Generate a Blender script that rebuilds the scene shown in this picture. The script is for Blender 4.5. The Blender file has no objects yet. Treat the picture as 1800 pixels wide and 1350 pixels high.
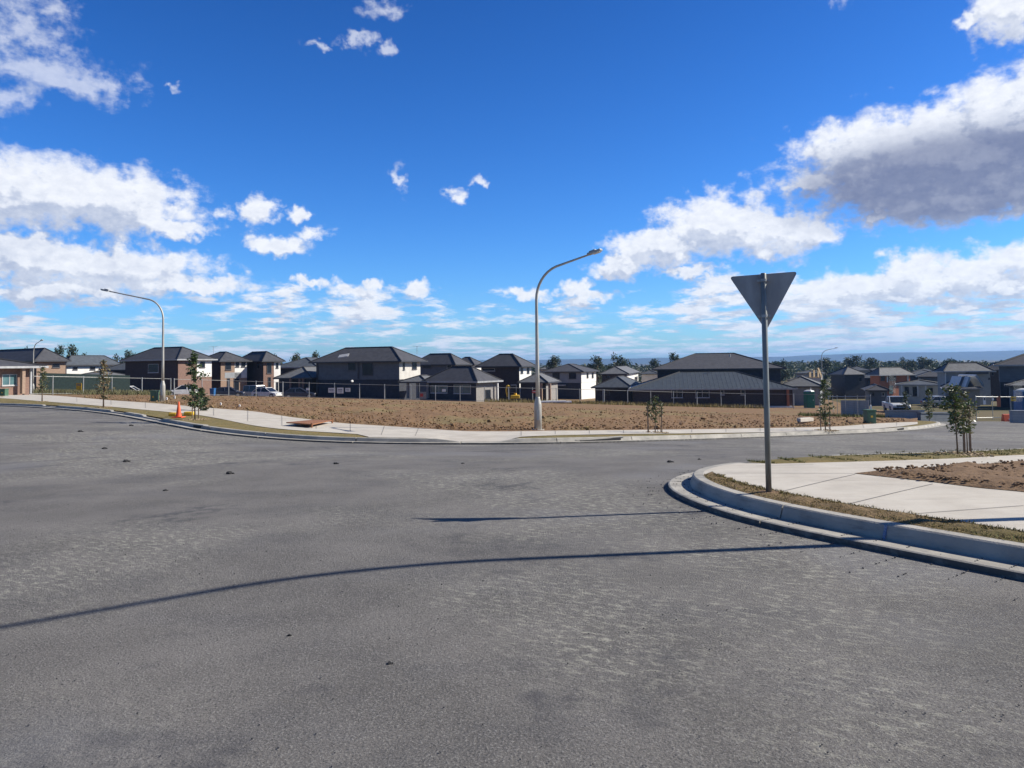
import bpy, math, random
import numpy as np
from mathutils import Vector, Matrix, geometry
R = math.radians
random.seed(7); rng = np.random.default_rng(7)
S = bpy.context.scene
COL = S.collection

# ------------------------------------------------------------------ camera
F, CX, CY = 1300.0, 900.0, 590.0           # focal length / principal point of the photo, in its own pixels
EYE = 1.72
PITCH, ROLL = R(2.2), R(0.7)
fw = Vector((0, math.cos(PITCH), math.sin(PITCH)))
r0 = Vector((1, 0, 0)); u0 = Vector((0, -math.sin(PITCH), math.cos(PITCH)))
rt = r0*math.cos(ROLL) - u0*math.sin(ROLL)
up = u0*math.cos(ROLL) + r0*math.sin(ROLL)
cd = bpy.data.cameras.new('camera'); cam = bpy.data.objects.new('camera', cd); COL.objects.link(cam)
cam.matrix_world = Matrix(((rt.x, up.x, -fw.x, 0), (rt.y, up.y, -fw.y, 0), (rt.z, up.z, -fw.z, EYE), (0, 0, 0, 1)))
cd.sensor_width = 36; cd.lens = 26; cd.shift_y = -85/1800; cd.clip_start = 0.05; cd.clip_end = 40000
S.camera = cam

# ------------------------------------------------------------------ light
SUN_EL, SUN_AZ = R(35.5), R(5.5)           # azimuth from +X towards +Y
sdir = Vector((math.cos(SUN_EL)*math.cos(SUN_AZ), math.cos(SUN_EL)*math.sin(SUN_AZ), math.sin(SUN_EL)))
sl = bpy.data.lights.new('sun', 'SUN'); sl.energy = 5.0; sl.angle = R(0.53); sl.color = (1, .935, .82)
so = bpy.data.objects.new('sun', sl); COL.objects.link(so); so.rotation_euler = sdir.to_track_quat('Z', 'Y').to_euler()
so.location = (0, 0, 60)
S.view_settings.view_transform = 'Standard'; S.view_settings.look = 'None'
S.view_settings.gamma = 1; S.view_settings.exposure = 0.4
S.cycles.max_bounces = 6; S.cycles.volume_bounces = 1; S.cycles.transparent_max_bounces = 12

def ray(px, py):
    return fw + rt*((px-CX)/F) + up*((CY-py)/F)
def P(px, py, Y):
    d = ray(px, py); t = Y/d.y
    return Vector((d.x*t, Y, EYE+d.z*t))

# ------------------------------------------------------------------ node helpers
class G_:
    def __init__(s, tree): s.t = tree
    def n(s, typ, **kw):
        nd = s.t.nodes.new(typ)
        for k, v in kw.items(): setattr(nd, k, v)
        return nd
    def put(s, sock, v):
        if isinstance(v, bpy.types.NodeSocket): s.t.links.new(v, sock)
        elif v is not None: sock.default_value = v
    def m(s, op, a, b=None, c=None, clamp=False):
        nd = s.n('ShaderNodeMath', operation=op, use_clamp=clamp)
        for i, v in enumerate((a, b, c)): s.put(nd.inputs[i], v) if v is not None else None
        return nd.outputs[0]
    def vm(s, op, a, b=None):
        nd = s.n('ShaderNodeVectorMath', operation=op)
        s.put(nd.inputs[0], a)
        if b is not None: s.put(nd.inputs[3] if op == 'SCALE' else nd.inputs[1], b)
        return nd.outputs['Value'] if op in ('LENGTH', 'DOT_PRODUCT', 'DISTANCE') else nd.outputs['Vector']
    def xyz(s, x, y, z=0.0):
        nd = s.n('ShaderNodeCombineXYZ')
        for i, v in enumerate((x, y, z)): s.put(nd.inputs[i], v)
        return nd.outputs[0]
    def sep(s, v):
        nd = s.n('ShaderNodeSeparateXYZ'); s.put(nd.inputs[0], v); return nd.outputs
    def noise(s, v, scale, detail=4, rough=.5, lac=2.0, dist=0.0):
        nd = s.n('ShaderNodeTexNoise'); s.put(nd.inputs['Vector'], v)
        nd.inputs['Scale'].default_value = scale; nd.inputs['Detail'].default_value = detail
        nd.inputs['Roughness'].default_value = rough; nd.inputs['Lacunarity'].default_value = lac
        nd.inputs['Distortion'].default_value = dist
        return nd.outputs['Fac']
    def ss(s, v, a, b, lo=0.0, hi=1.0):
        nd = s.n('ShaderNodeMapRange', interpolation_type='SMOOTHSTEP')
        s.put(nd.inputs[0], v)
        for i, q in enumerate((a, b, lo, hi)): s.put(nd.inputs[i+1], q)
        return nd.outputs[0]
    def lin(s, v, a, b, lo=0.0, hi=1.0):
        nd = s.n('ShaderNodeMapRange'); s.put(nd.inputs[0], v)
        for i, q in enumerate((a, b, lo, hi)): s.put(nd.inputs[i+1], q)
        return nd.outputs[0]
    def mix(s, f, a, b, blend='MIX'):
        nd = s.n('ShaderNodeMix', data_type='RGBA', blend_type=blend)
        s.put(nd.inputs[0], f)
        for i, q in ((6, a), (7, b)):
            if not isinstance(q, bpy.types.NodeSocket): q = tuple(q)+(1,)*(4-len(q))
            s.put(nd.inputs[i], q)
        return nd.outputs[2]

# ------------------------------------------------------------------ world: Nishita sky with cumulus clouds by direction
def azel(px, py):
    d = ray(px, py).normalized()
    return math.degrees(math.atan2(d.x, d.y)), math.degrees(math.asin(d.z))
K = math.degrees(1/F)                         # degrees per photo pixel
CL = [  # x, y, half width, half height, amplitude
 (1665,282,262,100,1.35),(1830,215,180,100,1.35),(1540,262,128,68,1.1),(1440,322,66,15,.75),(1700,345,215,46,1.15),(1545,378,32,12,.8),
 (1265,395,118,58,1.2),(1370,412,108,48,1.15),(1165,435,110,42,1.1),(1090,468,72,24,.95),(1200,478,70,13,.8),
 (70,340,225,62,1.25),(190,358,150,54,1.2),(-20,330,190,70,1.2),(285,396,80,22,1.0),
 (40,452,170,38,1.2),(190,468,185,40,1.1),(320,500,150,22,.95),(110,508,170,26,.9),
 (445,366,42,28,1.0),(522,378,34,15,.9),(400,372,26,13,.5),(488,430,66,19,.85),(545,412,42,12,.6),
 (20,30,80,36,.52),(50,112,120,34,.6),(130,140,90,26,.6),(12,165,46,22,.5),(190,150,34,22,.45),(100,20,26,16,.35),
 (1790,10,72,50,1.1),(1708,38,30,15,.75),
 (634,62,24,14,.62),(604,72,18,9,.45),(678,16,44,16,.55),(676,92,20,12,.5),(558,82,16,7,.42),(305,155,14,6,.45),
 (806,348,22,13,.6),(846,322,24,8,.5),(704,318,12,20,.36),
 (544,497,34,12,.95),(622,508,46,16,.9),(655,497,28,10,.8),(725,508,40,13,.7),(930,515,55,15,.8),(1010,505,34,17,.8),(1035,525,50,15,.8),(1270,492,30,9,.8),(1318,492,36,9,.7),
 (1510,500,74,30,1.0),(1610,478,74,36,1.05),(1720,478,64,40,1.05),(1800,470,50,40,1.0),(1660,505,190,26,.9),
]
W = bpy.data.worlds.new('World'); S.world = W; W.use_nodes = True
wt = W.node_tree; wt.nodes.clear(); g = G_(wt)
grp = bpy.data.node_groups.new('cloud_density', 'ShaderNodeTree')
grp.interface.new_socket('P', in_out='INPUT', socket_type='NodeSocketVector')
grp.interface.new_socket('D', in_out='OUTPUT', socket_type='NodeSocketFloat')
q = G_(grp); gi = q.n('NodeGroupInput'); go = q.n('NodeGroupOutput')
pv = gi.outputs[0]                              # (azimuth, elevation) in degrees
w1 = q.n('ShaderNodeTexNoise'); q.put(w1.inputs['Vector'], pv); w1.inputs['Scale'].default_value = .45; w1.inputs['Detail'].default_value = 3
wv = q.vm('MULTIPLY', q.vm('SUBTRACT', w1.outputs['Color'], (.5, .5, .5)), (3.2, 2.0, 0))
w2_ = q.n('ShaderNodeTexNoise'); q.put(w2_.inputs['Vector'], q.vm('ADD', pv, (9, 5, 2))); w2_.inputs['Scale'].default_value = 1.5; w2_.inputs['Detail'].default_value = 3
pw = q.vm('ADD', q.vm('ADD', pv, wv), q.vm('MULTIPLY', q.vm('SUBTRACT', w2_.outputs['Color'], (.5, .5, .5)), (1.9, 1.2, 0)))
acc = None
for (x, y, rx, ry, am) in CL:
    a, e = azel(x, y)
    l = q.vm('LENGTH', q.vm('MULTIPLY', q.vm('SUBTRACT', pw, (a, e, 0)), (1/(rx*K), 1/(ry*K), 0)))
    v = q.m('MULTIPLY_ADD', l, -am, am)
    acc = v if acc is None else q.m('MAXIMUM', acc, v)
acc = q.m('MAXIMUM', acc, -.5)
ps = q.vm('MULTIPLY', pv, (1, 1.35, 1))
f1 = q.noise(ps, .62, 8, .52); f5 = q.noise(q.vm('ADD', ps, (3, 44, 9)), 2.6, 6, .6); f2 = q.noise(q.vm('ADD', ps, (31, 7, 3)), .3, 3, .5)
dd = q.m('ADD', q.m('MULTIPLY', acc, 1.25), q.m('MULTIPLY', q.m('SUBTRACT', f1, .5), 1.75))
dd = q.m('ADD', dd, q.m('MULTIPLY', q.m('SUBTRACT', f5, .5), .42))
dd = q.m('ADD', dd, q.m('MULTIPLY', q.m('SUBTRACT', f2, .5), .5))
# low field of small flat cumulus, laid out on a cloud layer so it tightens towards the horizon
sx = q.sep(pv); el = q.m('MAXIMUM', sx[1], .02)
cot = q.m('DIVIDE', 60.0, q.m('ADD', el, 1.5))
azr = q.m('MULTIPLY', sx[0], math.pi/180)
lay = q.xyz(q.m('MULTIPLY', q.m('SINE', azr), cot), q.m('MULTIPLY', q.m('COSINE', azr), cot), 2.0)
lz = q.xyz(q.m('MULTIPLY', sx[0], .27), q.m('MULTIPLY', q.m('LOGARITHM', q.m('ADD', el, .9), math.e), 5.2), 1.0)
n3 = q.noise(lz, 1.15, 8, .62); n4 = q.noise(lz, .32, 3, .5)
top = q.ss(sx[0], -6, 16, 6.6, 6.3); 
top = q.m('ADD', top, q.m('MULTIPLY', q.m('SUBTRACT', n4, .5), 4.0))
fade = q.ss(q.m('SUBTRACT', el, top), -1.6, .8, 0.0, -1.4)
dl = q.m('ADD', q.m('MULTIPLY', q.m('SUBTRACT', n3, .49), 3.6), q.m('MULTIPLY', q.m('SUBTRACT', n4, .46), 1.6))
dl = q.m('ADD', dl, q.ss(sx[0], 10, 24, 0.0, .42))
dl = q.m('ADD', dl, fade)
dd = q.m('MAXIMUM', dd, dl)
q.put(go.inputs[0], dd)

tc = g.n('ShaderNodeTexCoord').outputs['Generated']
dv = g.vm('NORMALIZE', tc); sp = g.sep(dv)
az = g.m('MULTIPLY', g.m('ARCTAN2', sp[0], sp[1]), 180/math.pi)
elv = g.m('MULTIPLY', g.m('ARCSINE', sp[2]), 180/math.pi)
pp = g.xyz(az, elv)
def dens(v):
    nd = g.n('ShaderNodeGroup'); nd.node_tree = grp; g.put(nd.inputs[0], v); return nd.outputs[0]
d0 = dens(pp); d1 = dens(g.vm('ADD', pp, (.55, .95, 0))); d2 = dens(g.vm('ADD', pp, (1.4, 2.6, 0)))
alpha = g.m('POWER', g.ss(d0, -.16, .62), 1.15)
lit = g.m('SUBTRACT', d0, d1)
shade = g.m('ADD', g.ss(lit, -.30, .34), g.m('MULTIPLY', g.ss(d2, .0, .9), -.42))
shade = g.m('ADD', shade, g.m('MULTIPLY', g.ss(d0, .55, 1.5), -.28))
shade = g.m('ADD', shade, g.m('MULTIPLY', g.m('SUBTRACT', g.noise(g.vm('ADD', pp, (4, 90, 7)), .5, 6, .6), .54), 1.5))
shade = g.m('ADD', shade, .30)
shade = g.ss(shade, -.55, 1.15)
bil = g.noise(g.vm('MULTIPLY', pp, (1, 1.5, 1)), 1.1, 7, .62)
shade = g.m('ADD', g.m('MULTIPLY', shade, .80), g.m('MULTIPLY', g.m('SUBTRACT', bil, .42), .95), clamp=True)
big = g.ss(g.vm('LENGTH', g.vm('MULTIPLY', g.vm('SUBTRACT', pp, azel(1690, 312)+(0,)), (1/13.5, 1/3.9, 0))), .5, 1.15, 1.0, 0.0)
shade = g.m('MULTIPLY', shade, g.m('SUBTRACT', 1.0, g.m('MULTIPLY', big, .80)))
sky = g.n('ShaderNodeTexSky', sky_type='NISHITA'); sky.sun_disc = False
sky.sun_elevation = SUN_EL; sky.sun_rotation = R(90)-SUN_AZ; sky.altitude = 60
sky.air_density = 1.0; sky.dust_density = .35; sky.ozone_density = 2.6
hs = g.n('ShaderNodeHueSaturation'); g.put(hs.inputs['Color'], sky.outputs[0])
hs.inputs['Saturation'].default_value = 1.28; hs.inputs['Value'].default_value = 1.0
cr = g.n('ShaderNodeValToRGB'); g.put(cr.inputs[0], g.m('DIVIDE', elv, 70.0, clamp=True))
for p_, c_ in ((0.0, (.28, .50, .80)), (.034, (.29, .51, .80)), (.149, (.165, .445, .76)), (.24, (.06, .40, .80)), (.377, (.0, .27, .80)), (.52, (.0, .15, .40)), (1.0, (.0, .08, .21))):  # top stops, above the view, dimmed to deepen the shadows
    e_ = cr.color_ramp.elements[0] if p_ == 0 else (cr.color_ramp.elements[1] if p_ == 1 else cr.color_ramp.elements.new(p_))
    e_.position = p_; e_.color = c_+(1,)
skc = g.vm('SCALE', g.mix(1.0, hs.outputs[0], cr.outputs[0], 'MULTIPLY'), 2.05)
hz = g.ss(elv, 0, 5, .35, 0.0)
cloud = g.mix(shade, g.mix(big, (4.1, 4.7, 6.1), (1.75, 2.05, 3.2)), (8.6, 8.8, 9.2))
cloud = g.mix(hz, cloud, (4.6, 6.0, 8.2))
alpha = g.m('MULTIPLY', alpha, g.ss(elv, -.5, 1.2, .35, .96))
# broken cloud over the rest of the sky, outside the view, which whitens the skylight a little
oth = g.m('MAXIMUM', g.ss(g.m('ABSOLUTE', az), 48, 66), g.ss(elv, 36, 46))
oc = g.m('MULTIPLY', g.ss(g.noise(dv, 2.6, 6, .6), .48, .62), oth)
skc = g.mix(g.m('MULTIPLY', oc, .12), skc, (4.6, 4.8, 5.2))
alpha = g.m('MULTIPLY', alpha, g.m('SUBTRACT', 1.0, oth))
skc = g.vm('SCALE', skc, g.m('SUBTRACT', 1.0, g.m('MULTIPLY', oth, .4)))   # sky outside the view dimmed to lower the ambient light
thin = g.m('MULTIPLY', g.ss(elv, 12.5, 16), g.ss(az, 18, 8))
alpha = g.m('MULTIPLY', alpha, g.m('SUBTRACT', 1.0, g.m('MULTIPLY', thin, .42)))
fin = g.mix(alpha, skc, cloud)
bg = g.n('ShaderNodeBackground'); g.put(bg.inputs[0], fin); bg.inputs[1].default_value = .088
wo = g.n('ShaderNodeOutputWorld'); wt.links.new(bg.outputs[0], wo.inputs[0])
W.cycles.sampling_method = 'MANUAL'; W.cycles.sample_map_resolution = 512

# ------------------------------------------------------------------ mesh builder
def tag(o, label=None, cat=None, group=None, kind=None):
    for k, v in (('label', label), ('category', cat), ('group', group), ('kind', kind)):
        if v: o[k] = v
    return o
def empty(name, loc, label, cat, group=None):
    o = bpy.data.objects.new(name, None); COL.objects.link(o); o.location = loc; o.empty_display_size = .3
    return tag(o, label, cat, group)
class MB:
    def __init__(s): s.v = []; s.f = []; s.m = []
    def add(s, vs, fs, mi=0):
        b = len(s.v); s.v += [tuple(v) for v in vs]
        s.f += [tuple(b+i for i in f) for f in fs]; s.m += [mi]*len(fs); return s
    def obox(s, c, ex, ey, ez, mi=0):           # centre and three half-axis vectors
        c, ex, ey, ez = map(Vector, (c, ex, ey, ez))
        vs = [c+i*ex+j*ey+k*ez for k in (-1, 1) for j in (-1, 1) for i in (-1, 1)]
        return s.add(vs, [(0, 2, 3, 1), (4, 5, 7, 6), (0, 1, 5, 4), (2, 6, 7, 3), (0, 4, 6, 2), (1, 3, 7, 5)], mi)
    def box(s, lo, hi, mi=0):
        lo, hi = Vector(lo), Vector(hi); h = (hi-lo)/2
        return s.obox((lo+hi)/2, (h.x, 0, 0), (0, h.y, 0), (0, 0, h.z), mi)
    def tube(s, pts, rad, n=8, mi=0, cap=True):
        pts = [Vector(p) for p in pts]
        if not isinstance(rad, (list, tuple)): rad = [rad]*len(pts)
        rings = []; prev = None
        for i, p in enumerate(pts):
            t = (pts[min(i+1, len(pts)-1)]-pts[max(i-1, 0)])
            if t.length < 1e-9: t = Vector((0, 0, 1))
            t.normalize()
            if prev is None:
                a = Vector((1, 0, 0)) if abs(t.x) < .9 else Vector((0, 1, 0))
                x = (a-t*a.dot(t)).normalized()
            else:
                x = prev-t*prev.dot(t); x = x.normalized() if x.length > 1e-6 else t.orthogonal().normalized()
            prev = x; y = t.cross(x)
            rings.append([p+(x*math.cos(k*2*math.pi/n)+y*math.sin(k*2*math.pi/n))*rad[i] for k in range(n)])
        vs = [v for r in rings for v in r]; fs = []
        for i in range(len(rings)-1):
            for k in range(n):
                a = i*n+k; b = i*n+(k+1) % n; fs.append((a, b, b+n, a+n))
        if cap: fs.append(tuple(range(n-1, -1, -1))); fs.append(tuple(range(len(vs)-n, len(vs))))
        return s.add(vs, fs, mi)
    def prism(s, pts, axis, mi=0):              # planar outline extruded by a vector
        pts = [Vector(p) for p in pts]; ax = Vector(axis); n = len(pts)
        vs = pts+[p+ax for p in pts]
        fs = [tuple(range(n-1, -1, -1)), tuple(range(n, 2*n))]+[(i, (i+1) % n, n+(i+1) % n, n+i) for i in range(n)]
        return s.add(vs, fs, mi)
    def blob(s, c, r, mi=0, seed=None, n=7, m=5, sq=1.0, jit=.25):
        rr = random.Random(seed); c = Vector(c); vs = [c+Vector((0, 0, -r*sq))]
        for i in range(1, m):
            th = math.pi*i/m
            for k in range(n):
                a = 2*math.pi*(k+.5*(i % 2))/n; q = r*(1+rr.uniform(-jit, jit))
                vs.append(c+Vector((q*math.sin(th)*math.cos(a), q*math.sin(th)*math.sin(a), -q*math.cos(th)*sq)))
        vs.append(c+Vector((0, 0, r*sq))); fs = []
        for k in range(n): fs.append((0, 1+(k+1) % n, 1+k))
        for i in range(m-2):
            for k in range(n):
                a = 1+i*n+k; b = 1+i*n+(k+1) % n; fs.append((a, b, b+n, a+n))
        t = len(vs)-1; o = 1+(m-2)*n
        for k in range(n): fs.append((o+k, o+(k+1) % n, t))
        return s.add(vs, fs, mi)
    def build(s, name, mat, parent=None, smooth=False, bevel=0, flip=False, loc=None):
        me = bpy.data.meshes.new(name)
        off = parent['_o'] if parent is not None and '_o' in parent else None
        o0 = Vector((0, 0, 0))
        if parent is not None: o0 = world_loc(parent)
        if loc is not None: o0 = Vector(loc)
        vs = [(v[0]-o0[0], v[1]-o0[1], v[2]-o0[2]) for v in s.v]
        me.from_pydata(vs, [], s.f)
        mats = mat if isinstance(mat, (list, tuple)) else [mat]
        for m_ in mats: me.materials.append(m_)
        if len(mats) > 1: me.polygons.foreach_set('material_index', s.m)
        if smooth: me.polygons.foreach_set('use_smooth', [True]*len(me.polygons))
        me.update()
        import bmesh
        if len(s.f) < 6000:
            bm = bmesh.new(); bm.from_mesh(me); bmesh.ops.recalc_face_normals(bm, faces=bm.faces); bm.to_mesh(me); bm.free()
        o = bpy.data.objects.new(name, me); COL.objects.link(o)
        if parent is not None: o.parent = parent
        elif loc is not None: o.location = loc
        if bevel:
            b = o.modifiers.new('bevel', 'BEVEL'); b.width = bevel; b.segments = 2; b.limit_method = 'ANGLE'
        return o
def world_loc(o):
    l = Vector(o.location)
    while o.parent is not None: o = o.parent; l = l+Vector(o.location)
    return l
def gridmesh(name, X, Y, Z, mat, smooth=True, kind='structure'):
    n, m = X.shape; me = bpy.data.meshes.new(name)
    co = np.stack([X, Y, Z], -1).reshape(-1, 3)
    idx = np.arange(n*m).reshape(n, m)
    fa = np.stack([idx[:-1, :-1], idx[:-1, 1:], idx[1:, 1:], idx[1:, :-1]], -1).reshape(-1, 4)
    me.from_pydata(co.tolist(), [], fa.tolist()); me.materials.append(mat)
    me.polygons.foreach_set('use_smooth', [smooth]*len(me.polygons)); me.update()
    if me.polygons[0].normal.z < 0: me.flip_normals()
    o = bpy.data.objects.new(name, me); COL.objects.link(o)
    if kind: o['kind'] = kind
    return o
def copy_tree(o, loc, label=None, parent=None, scale=None, rotz=None):
    c = o.copy(); COL.objects.link(c)
    if parent is None:
        c.location = loc
        if label: c['label'] = label
        if scale: c.scale = scale
        if rotz is not None: c.rotation_euler = (0, 0, rotz)
    else: c.parent = parent
    for ch in o.children: copy_tree(ch, None, parent=c)
    return c

# ------------------------------------------------------------------ terrain height
cp = []
for x in (-14, -7, 0, 5, 10):
    for y in (-12, -4, 3, 8, 12):
        if x == 10 and y == 12: continue
        cp.append((x, y, 0 if y < 12 else -.03))
cp += [(-30, 0, .1), (-30, 15, .05), (25, -5, -.4), (40, 5, -1.1)]
for (px, py, Y, off) in [(945,755,25.8,.16),(285,705,41,.16),(57,692,86,.16),(317,733,29,.16),(400,696,92,.16),(700,703,92,.16),(1000,709,95,.16),
    (1250,715,97,.16),(1500,735,64,.16),(1668,745,43,0),(1400,766,29,0),(1200,773,24.8,0),(600,777,22,0),(765,780,21.8,0),
    (400,765,22.6,0),(300,749,24.8,0),(200,730,30,0),(100,719.5,36.5,0),(0,714,42,0),
    (1690,800,16,.1),(1504,832,10.1,.16),(300,698,112,.16),(30,693,78,.16),(700,705,106,.16),(1250,716,114,.16),(1000,699,160,.16),(1700,710,125,.1),
    (1780,716,95,.1),(1570,724,84,.1),(1720,742,52,0)]:
    p = P(px, py, Y); cp.append((p.x, p.y, p.z-off))
cp = np.array(cp)
def _phi(r2): return np.where(r2 > 1e-9, .5*r2*np.log(r2+1e-12), 0)
SC = 30.0
A = cp[:, :2]/SC; n_ = len(A)
Km = _phi(((A[:, None]-A[None])**2).sum(-1))+np.eye(n_)*.02
Pm = np.hstack([np.ones((n_, 1)), A]); M_ = np.block([[Km, Pm], [Pm.T, np.zeros((3, 3))]])
sol = np.linalg.solve(M_, np.concatenate([cp[:, 2], np.zeros(3)]))
def sstep(x, a, b):
    t = np.clip((x-a)/(b-a), 0, 1); return t*t*(3-2*t)
def T(x, y):
    x = np.asarray(x, float); y = np.asarray(y, float)
    xc = np.clip(x, -75, 95)/SC; yc = np.clip(y, -14, 165)/SC
    out = sol[n_]+sol[n_+1]*xc+sol[n_+2]*yc
    for i in range(n_): out = out+sol[i]*_phi((xc-A[i, 0])**2+(yc-A[i, 1])**2)
    r = np.hypot(x, y); ratio = x/np.maximum(y, 1)
    val = -11+8*sstep(-ratio, .12, .45)
    w = sstep(r, 150, 420)
    return out*(1-w)+val*w
def gp(px, py, off=0.0):
    d = ray(px, py); ts = np.concatenate([np.arange(2, 60, .1), np.arange(60, 400, .5)])
    x = d.x/d.y*ts; z = EYE+d.z/d.y*ts; h = z-(T(x, ts)+off)
    k = int(np.argmax(h < 0)); 
    if h[k] >= 0: k = len(ts)-1
    a = h[k-1]/(h[k-1]-h[k]) if k else 0; y = ts[k-1]+(ts[k]-ts[k-1])*a
    return Vector((d.x/d.y*y, y, float(T(d.x/d.y*y, y))+off))
def at(px, Y, off=.16):
    x = P(px, 690, Y).x; return Vector((x, Y, float(T(x, Y))+off))

def vnoise(x, y, s, seed=0):
    x = np.asarray(x)/s; y = np.asarray(y)/s; xi = np.floor(x); yi = np.floor(y); fx = x-xi; fy = y-yi
    def h(a, b): v = np.sin(a*127.1+b*311.7+seed*74.7)*43758.5453; return v-np.floor(v)
    fx = fx*fx*(3-2*fx); fy = fy*fy*(3-2*fy)
    return (h(xi, yi)*(1-fx)+h(xi+1, yi)*fx)*(1-fy)+(h(xi, yi+1)*(1-fx)+h(xi+1, yi+1)*fx)*fy

# ------------------------------------------------------------------ materials
def mat(name, c1, c2=None, rough=.7, scale=3.0, detail=5, bump=0.0, bscale=None, metal=0, spec=.5, stretch=(1, 1, 1), contrast=(.3, .7), extra=None, trans=0):
    m = bpy.data.materials.new(name); m.use_nodes = True; t = m.node_tree; t.nodes.clear(); g = G_(t)
    b = g.n('ShaderNodeBsdfPrincipled'); o = g.n('ShaderNodeOutputMaterial'); t.links.new(b.outputs[0], o.inputs[0])
    pos = g.n('ShaderNodeTexCoord').outputs['Object']
    ps = g.vm('MULTIPLY', pos, stretch)
    c2 = c2 or tuple(x*.75 for x in c1)
    f = g.ss(g.noise(ps, scale, detail, .6), contrast[0], contrast[1])
    col = g.mix(f, c2, c1)
    if extra: col = extra(g, pos, col)
    g.put(b.inputs['Base Color'], col)
    b.inputs['Roughness'].default_value = rough; b.inputs['Metallic'].default_value = metal
    b.inputs['Specular IOR Level'].default_value = spec
    if bump:
        bn = g.n('ShaderNodeBump'); bn.inputs['Strength'].default_value = 1; bn.inputs['Distance'].default_value = bump
        g.put(bn.inputs['Height'], g.noise(pos, bscale or scale*6, 5, .65)); g.put(b.inputs['Normal'], bn.outputs[0])
    if trans: b.inputs['Transmission Weight'].default_value = trans
    return m

def asphalt_extra(g, pos, col):
    rn = g.n('ShaderNodeVectorRotate', rotation_type='Z_AXIS'); g.put(rn.inputs['Vector'], pos); rn.inputs['Angle'].default_value = .5; rpos = rn.outputs[0]
    # scuffed dusty patches, dark damp patches, aggregate sparkle, tyre arcs
    st = g.vm('MULTIPLY', pos, (.8, 2.6, 1))
    big = g.noise(pos, .16, 3, .55); mid = g.noise(g.vm('MULTIPLY', pos, (.55, 1.0, 1)), 1.1, 5, .62)
    col = g.mix(g.ss(mid, .46, .68, 0, .55), col, (.095, .092, .094))
    dust = g.m('MULTIPLY', g.ss(g.noise(g.vm('MULTIPLY', rpos, (3.3, 7.5, 1)), 2.5, 8, .80), .49, .61), g.ss(big, .44, .58))
    col = g.mix(g.m('MULTIPLY', dust, .68), col, (.46, .45, .37))
    spk = g.noise(pos, 75, 3, .75)
    col = g.mix(g.ss(spk, .54, .66, 0, .6), col, (.34, .33, .31))
    col = g.mix(g.ss(spk, .34, .46, .75, 0), col, (.05, .05, .052))
    s2 = g.noise(g.vm('ADD', pos, (5, 9, 0)), 170, 2, .7)
    col = g.mix(g.ss(s2, .56, .72, 0, .45), col, (.32, .32, .31))
    blot = g.m('MULTIPLY', g.ss(g.noise(g.vm('ADD', pos, (17, 3, 0)), .55, 4, .6), .56, .68), g.ss(g.noise(pos, 4, 5, .7), .4, .62))
    col = g.mix(g.m('MULTIPLY', blot, .75), col, (.06, .06, .068))
    bl = g.ss(g.noise(g.vm('ADD', pos, (-8, 21, 0)), .3, 3, .5), .56, .70, 0, .4)
    col = g.mix(bl, col, (.205, .205, .215))
    for (cx, cy, r, w) in ((3, 3, 17.2, .16), (3, 3, 16.1, .12), (3.4, 3.2, 15.0, .14), (-4, -5, 25.2, .12), (9, 0, 20.3, .14)):
        d = g.m('ABSOLUTE', g.m('SUBTRACT', g.vm('DISTANCE', g.vm('MULTIPLY', pos, (1, 1, 0)), (cx, cy, 0)), r))
        tr = g.m('MULTIPLY', g.ss(d, w*.3, w*1.3, .42, 0), g.ss(g.noise(pos, .35, 3, .5), .42, .6))
        col = g.mix(tr, col, (.07, .07, .075))
    return col
def soil_extra(g, pos, col):
    col = g.mix(g.ss(g.noise(pos, 2.2, 6, .7), .5, .68, 0, .55), col, (.25, .185, .095))
    col = g.mix(g.ss(g.noise(pos, .22, 4, .6), .48, .68, 0, .5), col, (.235, .215, .10))
    return g.mix(g.ss(g.noise(pos, 9, 4, .7), .34, .42, .35, 0), col, (.10, .062, .040))
def conc_extra(g, pos, col):
    col = g.mix(g.ss(g.noise(g.vm('MULTIPLY', pos, (.6, 3, 1)), 1.3, 6, .7), .5, .72, 0, .40), col, (.40, .34, .27))
    col = g.mix(g.ss(g.noise(pos, 34, 4, .75), .62, .72, 0, .35), col, (.22, .19, .15))
    col = g.mix(g.ss(g.noise(g.vm('MULTIPLY', pos, (.8, 7, 1)), 1.0, 5, .7), .60, .66, 0, .28), col, (.27, .25, .22))
    return g.mix(g.ss(g.noise(pos, 140, 2, .7), .60, .7, 0, .25), col, (.75, .74, .7))
def grass_extra(g, pos, col):
    col = g.mix(g.ss(g.noise(pos, 1.1, 5, .65), .48, .62, 0, .8), col, (.26, .195, .085))
    return g.mix(g.ss(g.noise(pos, 14, 4, .7), .34, .48, .7, 0), col, (.055, .060, .022))
def courses(step, dark):
    def fn(g, pos, col):
        z = g.sep(pos)[2]; w = g.m('FRACT', g.m('DIVIDE', z, step))
        return g.mix(g.ss(w, .72, .95, 0, .5), col, dark)
    return fn
ASPH = mat('asphalt', (.178, .167, .156), (.116, .109, .102), .9, .8, 6, bump=.010, bscale=75, spec=.3, extra=asphalt_extra)
SOIL = mat('dry_clay_soil', (.265, .165, .092), (.19, .116, .065), .95, 3.5, 7, bump=.05, bscale=9, spec=.15, extra=soil_extra)
SOIL2 = mat('loose_soil', (.25, .165, .10), (.17, .11, .068), .95, 6, 7, bump=.03, bscale=16, spec=.15)
CONC = mat('pale_concrete', (.57, .53, .46), (.47, .43, .37), .82, 1.6, 7, bump=.003, bscale=80, spec=.3, extra=conc_extra)
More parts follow.
